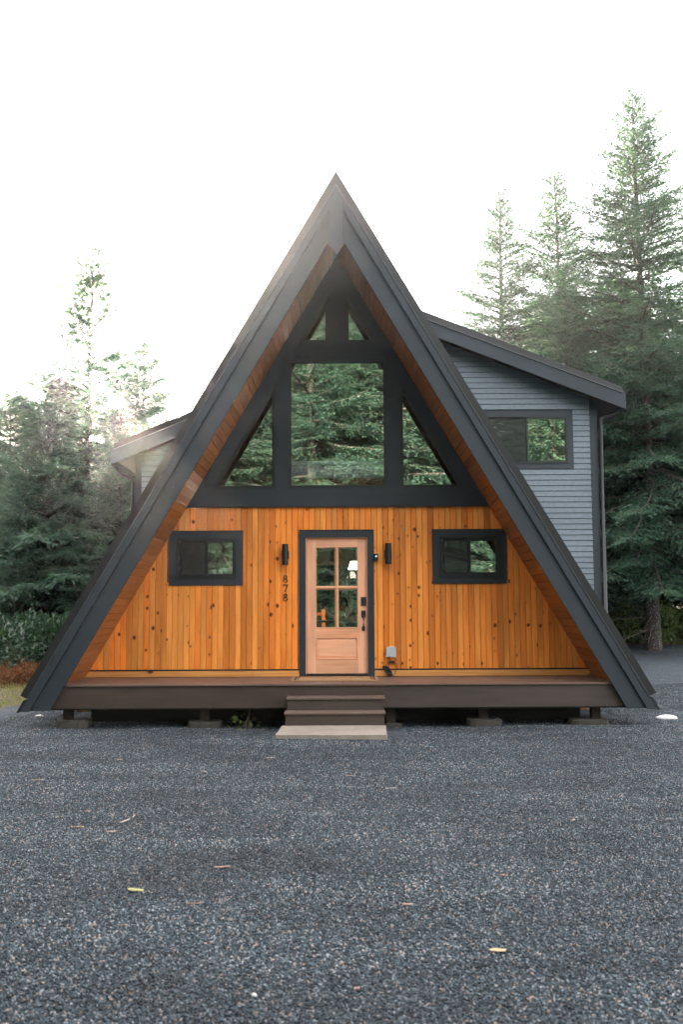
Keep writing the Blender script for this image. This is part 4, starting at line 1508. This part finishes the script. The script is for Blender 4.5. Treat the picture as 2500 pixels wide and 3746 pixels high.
# left side
plant_tree(PT, -6.92, 27.0, 11.5, .9, 'open fir with the sun behind it, left of the left wing', wide=1.05)
plant_tree(PT, -5.9, 29.2, 9.9, 3.3, 'smaller fir just right of the sunlit fir, above the left wing eave', wide=1.0)
plant_tree(PT, -11.1, 33.0, 9.4, 1.7, 'thin young fir at the far left edge')
plant_tree(PC, -11.7, 36.0, 9.7, 5.0, 'thin young fir second from the left edge, behind the first')
plant_tree(PC, -5.05, 40.0, 12.0, .3, 'distant fir whose tip shows beside the left slope of the A-frame')
plant_tree(PD, -5.60, 25.0, 6.6, 2.2, 'low dense fir right beside the left wing wall', wide=1.0)
plant_tree(PD, -8.9, 28.8, 7.4, 4.0, 'dense green fir at the left edge, below the young firs', wide=1.1)
plant_tree(PB, -7.6, 25.6, 6.8, 5.6, 'nearest fir on the left, dark boughs over the bushes', wide=1.05)
# row of dark wood behind
rr = random.Random(9)
BACK = [(-16, 41, 11), (-12.5, 44, 12), (-9.2, 41, 9.0), (-8.0, 46, 9.5), (-3.3, 44, 10.0), (-1.2, 41, 11), (1.0, 43, 12), (3.2, 41, 13), (5.6, 44, 12.5), (10.8, 38.5, 14.5), (12.4, 42, 15), (15.6, 39, 16), (17.8, 43, 15), (7.6, 41.5, 11.5), (14.0, 46, 16), (-14.5, 34, 7.5), (20.5, 40, 16),
        (-2.6, 35.5, 6.0), (-.5, 37, 6.5), (1.6, 35.5, 6.0), (3.4, 36.5, 7.0), (-10.5, 38, 7.5), (-13, 39, 7), (-6.5, 37, 6.5)] + [(-34 + 4.2 * i_, 56 + (i_ * 7) % 9, 13 + (i_ * 5) % 4 + (3 if i_ > 9 else -3)) for i_ in range(18)]
for k, (x, y, h) in enumerate(BACK):
    plant_tree((PD, PA, PB)[k % 3] if x > 0 else (PD, PB)[k % 2], x, y, h, rr.uniform(0, 6.28), 'dark fir in the deep row of wood behind the house and the nearer trees', 'dark wood behind the nearer firs', wide=rr.uniform(.95, 1.15))
# the wood on the other side of the yard, which the window glass reflects, plus unseen left firs added to block light
FRONT = [(-12.5, -7, 15), (-8.6, -9.5, 16), (-4.6, -8.5, 19), (-1.2, -11, 22), (2.2, -12.0, 21), (6.2, -17, 17), (10.5, -20, 17), (16, -24, 19), (12.8, -17.5, 20), (15.2, -15, 20), (11.2, -14, 17), (8, -27, 22), (-9.5, -23, 22), (19, -20, 19), (-4, -26, 24), (.5, -28, 24), (-11, -15, 19), (-2.8, -17, 19), (4.2, -22, 20), (-6.8, -17, 20), (-13, 3.5, 17), (-9.6, 4.5, 16), (-9.2, .2, 18), (-10.4, 8.6, 14), (-8.8, -4.2, 18), (-15, 8.5, 18), (-12.5, -1.5, 17), (.6, -19, 20)]
for k, (x, y, h) in enumerate(FRONT):
    plant_tree(PF if y > -13.5 else PD, x, y, h, rr.uniform(0, 6.28), 'tall fir across the yard, mirrored sunlit in the window glass or added unseen at left to block light', 'firs across the yard mirrored in the windows or added unseen to block light', wide=rr.uniform(1.0, 1.15))

# ---- bushes
def bush(seed, rx, ry, rz, nleaf, ll, lw, stems=10):
    rg = np.random.default_rng(seed)
    lobes = rg.normal(0, .5, (7, 3)) * np.array([rx, ry, rz * .45]) + np.array([0, 0, rz * .55])
    ix = rg.integers(0, 7, nleaf)
    u = unit(rg.normal(0, 1, (nleaf, 3)))
    rad = rg.uniform(.35, 1.0, nleaf) ** .6
    P = lobes[ix] + u * (rad[:, None]) * np.array([rx, ry, rz]) * .45
    P[:, 2] = np.abs(P[:, 2]) + .02
    D = unit(u + rg.normal(0, .6, (nleaf, 3)) + np.array([0, 0, .15]))
    N = unit(rg.normal(0, .6, (nleaf, 3)) + np.array([0, -.2, 1.0]))
    V, F = kites(P, D, N, rg.uniform(.7, 1.2, nleaf) * ll, rg.uniform(.8, 1.2, nleaf) * lw, .18)
    fol = np_mesh('foliage', V, F)
    ps, rs = [], []
    for k in range(stems):
        e = lobes[rg.integers(0, 7)] + rg.normal(0, .12, 3)
        s = np.linspace(0, 1, 4)
        b0 = np.array([e[0] * .25, e[1] * .25, -.05])
        pa = b0 + (e - b0) * s[:, None] + rg.normal(0, .03, (4, 3)) * s[:, None]
        ps.append(pa); rs.append(.010 * (1 - s) + .003)
    Vs, Fs = tubes_np(ps, rs, 4)
    st = np_mesh('stems', Vs, Fs)
    st.materials.append(M['twig'])
    return fol, st
def plant_bush(proto, mname, x, y, sc, rz, label, name='shrub', group=None):
    fol, st = proto
    if not fol.materials:
        fol.materials.append(M[mname])
    t = thing(name, label, 'bush', (x, y, ghei(x, y) - .02), rz, group)
    t.scale = (sc, sc, sc)
    link('foliage', fol, None, t)
    link('stems', st, None, t)
BS1 = bush(1, .9, .8, 1.1, 2600, .10, .028)
BS2 = bush(2, 1.0, .9, .9, 2400, .11, .030)
BG1 = bush(3, .8, .8, .9, 2600, .09, .020)
BG2 = bush(4, .9, .8, .7, 2400, .08, .018)
BR1 = bush(5, .9, .6, .45, 1600, .22, .010, 14)
lefts = [(BS1, 'salal', -7.3, 22.9, 1.25, 'dark glossy salal bush at the left edge'),
         (BS2, 'salal', -5.7, 22.0, 1.1, 'dark glossy salal bush close to the left slope of the roof'),
         (BS1, 'salal', -6.5, 22.4, 1.2, 'dark glossy salal bush between the two others, behind the dead bracken'),
         (BS2, 'salal', -8.0, 24.4, 1.5, 'salal bush deeper in the shade on the far left'),
         (BG1, 'shrub', -7.9, 31.0, 1.5, 'yellow green sunlit bush glowing between the left trunks'),
         (BG2, 'shrub', -9.9, 33.0, 1.6, 'sunlit bush deep in the wood on the far left')]
for k, (p, mm, x, y, s, lab) in enumerate(lefts):
    plant_bush(p, mm, x, y, s, k * 1.3, lab, 'salal_bush' if mm == 'salal' else 'leafy_bush')
for k, (x, y, s, lab) in enumerate(((-6.3, 20.9, .8, 'rust brown dead bracken clump left of the roof foot'), (-7.2, 21.3, .9, 'rust brown dead bracken at the left edge'), (-5.5, 20.3, .6, 'small dead bracken tuft nearest the roof foot'))):
    plant_bush(BR1, 'bracken', x, y, s, k * 2.1, lab, 'bracken_clump')
rights = [(BG1, 'shrub', 7.5, 33.4, 1.5, 'leafy bush beside the drive, left of the lichened trunk'),
          (BG2, 'shrub', 8.7, 33.8, 1.6, 'leafy bush at the foot of the lichened trunk'),
          (BG1, 'shrub', 10.9, 33.2, 1.5, 'leafy bush right of the lichened trunk'),
          (BG2, 'shrub', 6.6, 34.5, 1.4, 'bush closest to the right wing corner, behind the drive'),
          (BG1, 'shrub', 12.3, 33.0, 1.3, 'leafy bush at the right edge above the leaf litter'),
          (BG2, 'shrub', 9.4, 37.2, 1.6, 'bush in the deep shade behind the lichened trunk')]
for k, (p, mm, x, y, s, lab) in enumerate(rights):
    plant_bush(p, mm, x, y, s, k * 1.9 + .4, lab, 'leafy_bush')
# small green plant growing from under the deck
fol, st = bush(8, .16, .12, .16, 26, .09, .026, 5)
plant_bush((fol, st), 'shrub', XC - 1.27, 13.74, 1.0, 0, 'small green plant growing under the deck left of the steps', 'seedling')

# ---- grass and leaf litter
def blades(seed, nb, where, hmin, hmax, w):
    rg = np.random.default_rng(seed)
    P = []
    while len(P) < nb:
        x, y = where(rg)
        if x is not None:
            P.append((x, y, ghei(x, y)))
    P = np.array(P)
    D = unit(np.stack([rg.normal(0, .45, nb), rg.normal(0, .45, nb), np.ones(nb)], 1))
    N = unit(np.stack([rg.normal(0, 1, nb), rg.normal(0, 1, nb), np.zeros(nb)], 1))
    return kites(P, D, N, rg.uniform(hmin, hmax, nb), np.full(nb, w), .1)
def w_left(rg):
    x, y = rg.uniform(-11, -4.2), rg.uniform(14.6, 23.5)
    if jag(x, y) and rg.random() > .05:
        return None, None
    return x, y
V, F = blades(4, 16000, w_left, .03, .11, .006)
link('grass', np_mesh('grass', V, F), M['grass'], kind='stuff', label='short pale grass beside the gravel on the left', cat='grass')
def w_right(rg):
    x, y = rg.uniform(6, 16), rg.uniform(29.5, 38)
    if jag(x, y) and rg.random() > .02:
        return None, None
    return x, y
V, F = blades(5, 9000, w_right, .05, .22, .012)
link('undergrowth', np_mesh('undergrowth', V, F), M['shrub'], kind='stuff', label='low green undergrowth along the drive edge on the right', cat='undergrowth')
rg = np.random.default_rng(6)
nL = 2600
px, py = rg.uniform(7.5, 15, nL), rg.uniform(29.5, 34.5, nL)
keepm = np.array([not inside(a_, b_ + .5) for a_, b_ in zip(px, py)])
px, py = px[keepm], py[keepm]
P = np.stack([px, py, np.array([ghei(a_, b_) + .02 for a_, b_ in zip(px, py)])], 1)
D = unit(rg.normal(0, 1, (len(P), 3)) * np.array([1, 1, .25]))
V, F = kites(P, D, unit(rg.normal(0, .3, (len(P), 3)) + np.array([0, 0, 1])), rg.uniform(.06, .12, len(P)), rg.uniform(.02, .035, len(P)), .2)
link('leaf_litter', np_mesh('leaf_litter', V, F), M['bracken'], kind='stuff', label='brown fallen leaves beside the drive on the right', cat='leaf litter')

# ------------------------------------------------------------------ bits lying on the gravel
M['chip_pale'] = plain('pale_wood', (.46, .36, .29), .8)
M['chip_pink'] = plain('pink_wood', (.34, .22, .18), .8)
M['chip_tan'] = plain('tan_wood', (.45, .30, .17), .8)
M['rock_white'] = concrete('white_rock', (.42, .41, .40), (.58, .57, .56), False)
M['leaf_yellow'] = plain('yellow_leaf', (.30, .27, .10), .7)
def splinter(seed, ln, wd, th):
    rr = random.Random(seed)
    k = 6
    mb = MB()
    v, f = [], []
    for i in range(k):
        t_ = i / (k - 1)
        w_ = wd * (.45 + .55 * math.sin(math.pi * min(1, .15 + t_ * .8))) * rr.uniform(.8, 1.1)
        x = (t_ - .5) * ln
        yo = rr.uniform(-.15, .15) * wd
        v += [(x, yo - w_ / 2, 0), (x, yo + w_ / 2, 0), (x, yo + w_ * .35, th * rr.uniform(.7, 1.1)), (x, yo - w_ * .35, th * rr.uniform(.7, 1.1))]
    for i in range(k - 1):
        for q in range(4):
            f.append((i * 4 + q, i * 4 + (q + 1) % 4, i * 4 + 4 + (q + 1) % 4, i * 4 + 4 + q))
    f += [(3, 2, 1, 0), tuple((k - 1) * 4 + q for q in range(4))]
    return mb.add(v, f)
CH = [(-0.728, 6.17, .10, .020, 0.05, 'chip_pink', 'pinkish wood splinter lying in the middle left of the gravel'),
      (-0.781, 5.401, .095, .008, -.05, 'chip_pink', 'thin straight pale splinter in the left foreground'),
      (-1.618, 7.583, .13, .014, 1.2, 'chip_pale', 'pale stick lying at a steep slant in the left gravel'),
      (-1.591, 7.756, .07, .010, 1.5, 'chip_pale', 'short stick just behind the slanted pale stick'),
      (-1.627, 7.198, .06, .022, .1, 'chip_pale', 'pale flat chip just in front of the slanted stick'),
      (-1.989, 7.959, .05, .016, .2, 'chip_pink', None), (-1.914, 7.36, .10, .010, .1, 'chip_tan', None),
      (-2.805, 9.353, .12, .010, 0, 'chip_tan', None), (-1.31, 9.703, .08, .012, -.9, 'chip_pale', None),
      (-0.758, 10.612, .10, .008, .05, 'chip_pale', None), (-1.234, 5.083, .035, .007, .1, 'chip_pale', None),
      (-2.289, 10.419, .06, .02, .2, 'chip_pink', None), (0.429, 8.975, .08, .014, .1, 'chip_pale', None),
      (0.932, 5.96, .055, .014, -.2, 'chip_pink', None), (0.34, 5.421, .065, .026, .1, 'chip_pink', None),
      (0.053, 4.253, .030, .014, .3, 'chip_pink', None), (0.061, 9.602, .09, .014, -.7, 'chip_tan', None), (0.36, 5.677, .03, .012, 0, 'chip_pink', None),
      (1.708, 7.566, .03, .02, .5, 'chip_tan', 'orange brown bit of bark alone on the right side of the gravel')]
for k, (x, y, ln, wd, rz, mm, lab) in enumerate(CH):
    sp = splinter(k, ln * .95, wd * .75, .005)
    o = T('wood_chip', sp, M[mm], lab or 'small pale wood chip lying loose on the dark gravel', 'wood chip', (x, y, ghei(x, y) + .017), 'wood chips scattered on the gravel')
    o.rotation_euler = (random.uniform(-.1, .1), random.uniform(-.06, .06), rz)
o = T('fallen_leaf', splinter(40, .085, .03, .004), M['leaf_yellow'], 'curled yellow green leaf on the left foreground gravel', 'leaf', (-1.145, 5.665, ghei(-1.145, 5.665) + .018))
o.rotation_euler = (.2, .1, .15)
o = T('bark_flake', splinter(41, .075, .035, .004), M['chip_tan'], 'broad tan bark flake in the right foreground', 'bark', (.71, 4.744, ghei(.71, 4.744) + .016))
def rock(seed, sx, sy, sz, m, label, loc, name='rock'):
    rr = random.Random(seed)
    v, f = [], []
    nu, nv = 14, 8
    for j in range(nv + 1):
        ph = math.pi * j / nv
        for i in range(nu):
            a_ = 2 * math.pi * i / nu
            k = 1 + .12 * math.sin(2 * a_ + seed) + rr.uniform(-.06, .06)
            v.append((sx * k * math.sin(ph) * math.cos(a_), sy * k * math.sin(ph) * math.sin(a_), sz * math.cos(ph) * (1 + .2 * math.sin(a_))))
    for j in range(nv):
        for i in range(nu):
            f.append((j * nu + i, j * nu + (i + 1) % nu, (j + 1) * nu + (i + 1) % nu, (j + 1) * nu + i))
    T(name, MB().add(v, f), m, label, 'rock', loc, smooth=True)
rock(1, .15, .10, .045, M['rock_white'], 'flat white rock on the gravel right of the roof foot', (4.60, 14.35, ghei(4.6, 14.35) + .02))
rock(2, .06, .045, .018, M['rock_white'], 'small pale flat rock on the gravel by the left roof foot', (-4.53, 15.1, ghei(-4.53, 15.1) + .012))
rock(3, .012, .010, .009, M['rock_white'], 'small white pebble in the bottom foreground left of centre', (-.363, 4.193, ghei(-.363, 4.193) + .016), 'pebble')

# ------------------------------------------------------------------ haze, added to imitate the veiling glare round the sun
m, n, l, b = mat('glow_haze')
n.remove(b)
pv = n.new('ShaderNodeVolumePrincipled')
pv.inputs['Color'].default_value = (.97, .97, 1.0, 1)
pv.inputs['Density'].default_value = .0008
pv.inputs['Anisotropy'].default_value = .93
l.new(pv.outputs[0], n['Material Output'].inputs['Volume'])
MB().box(-160, 160, -160, 160, -1.5, 24).build('glare_haze', m, None, kind='stuff', label='thin haze added over yard and trees for the sun glow', cat='glare_haze')
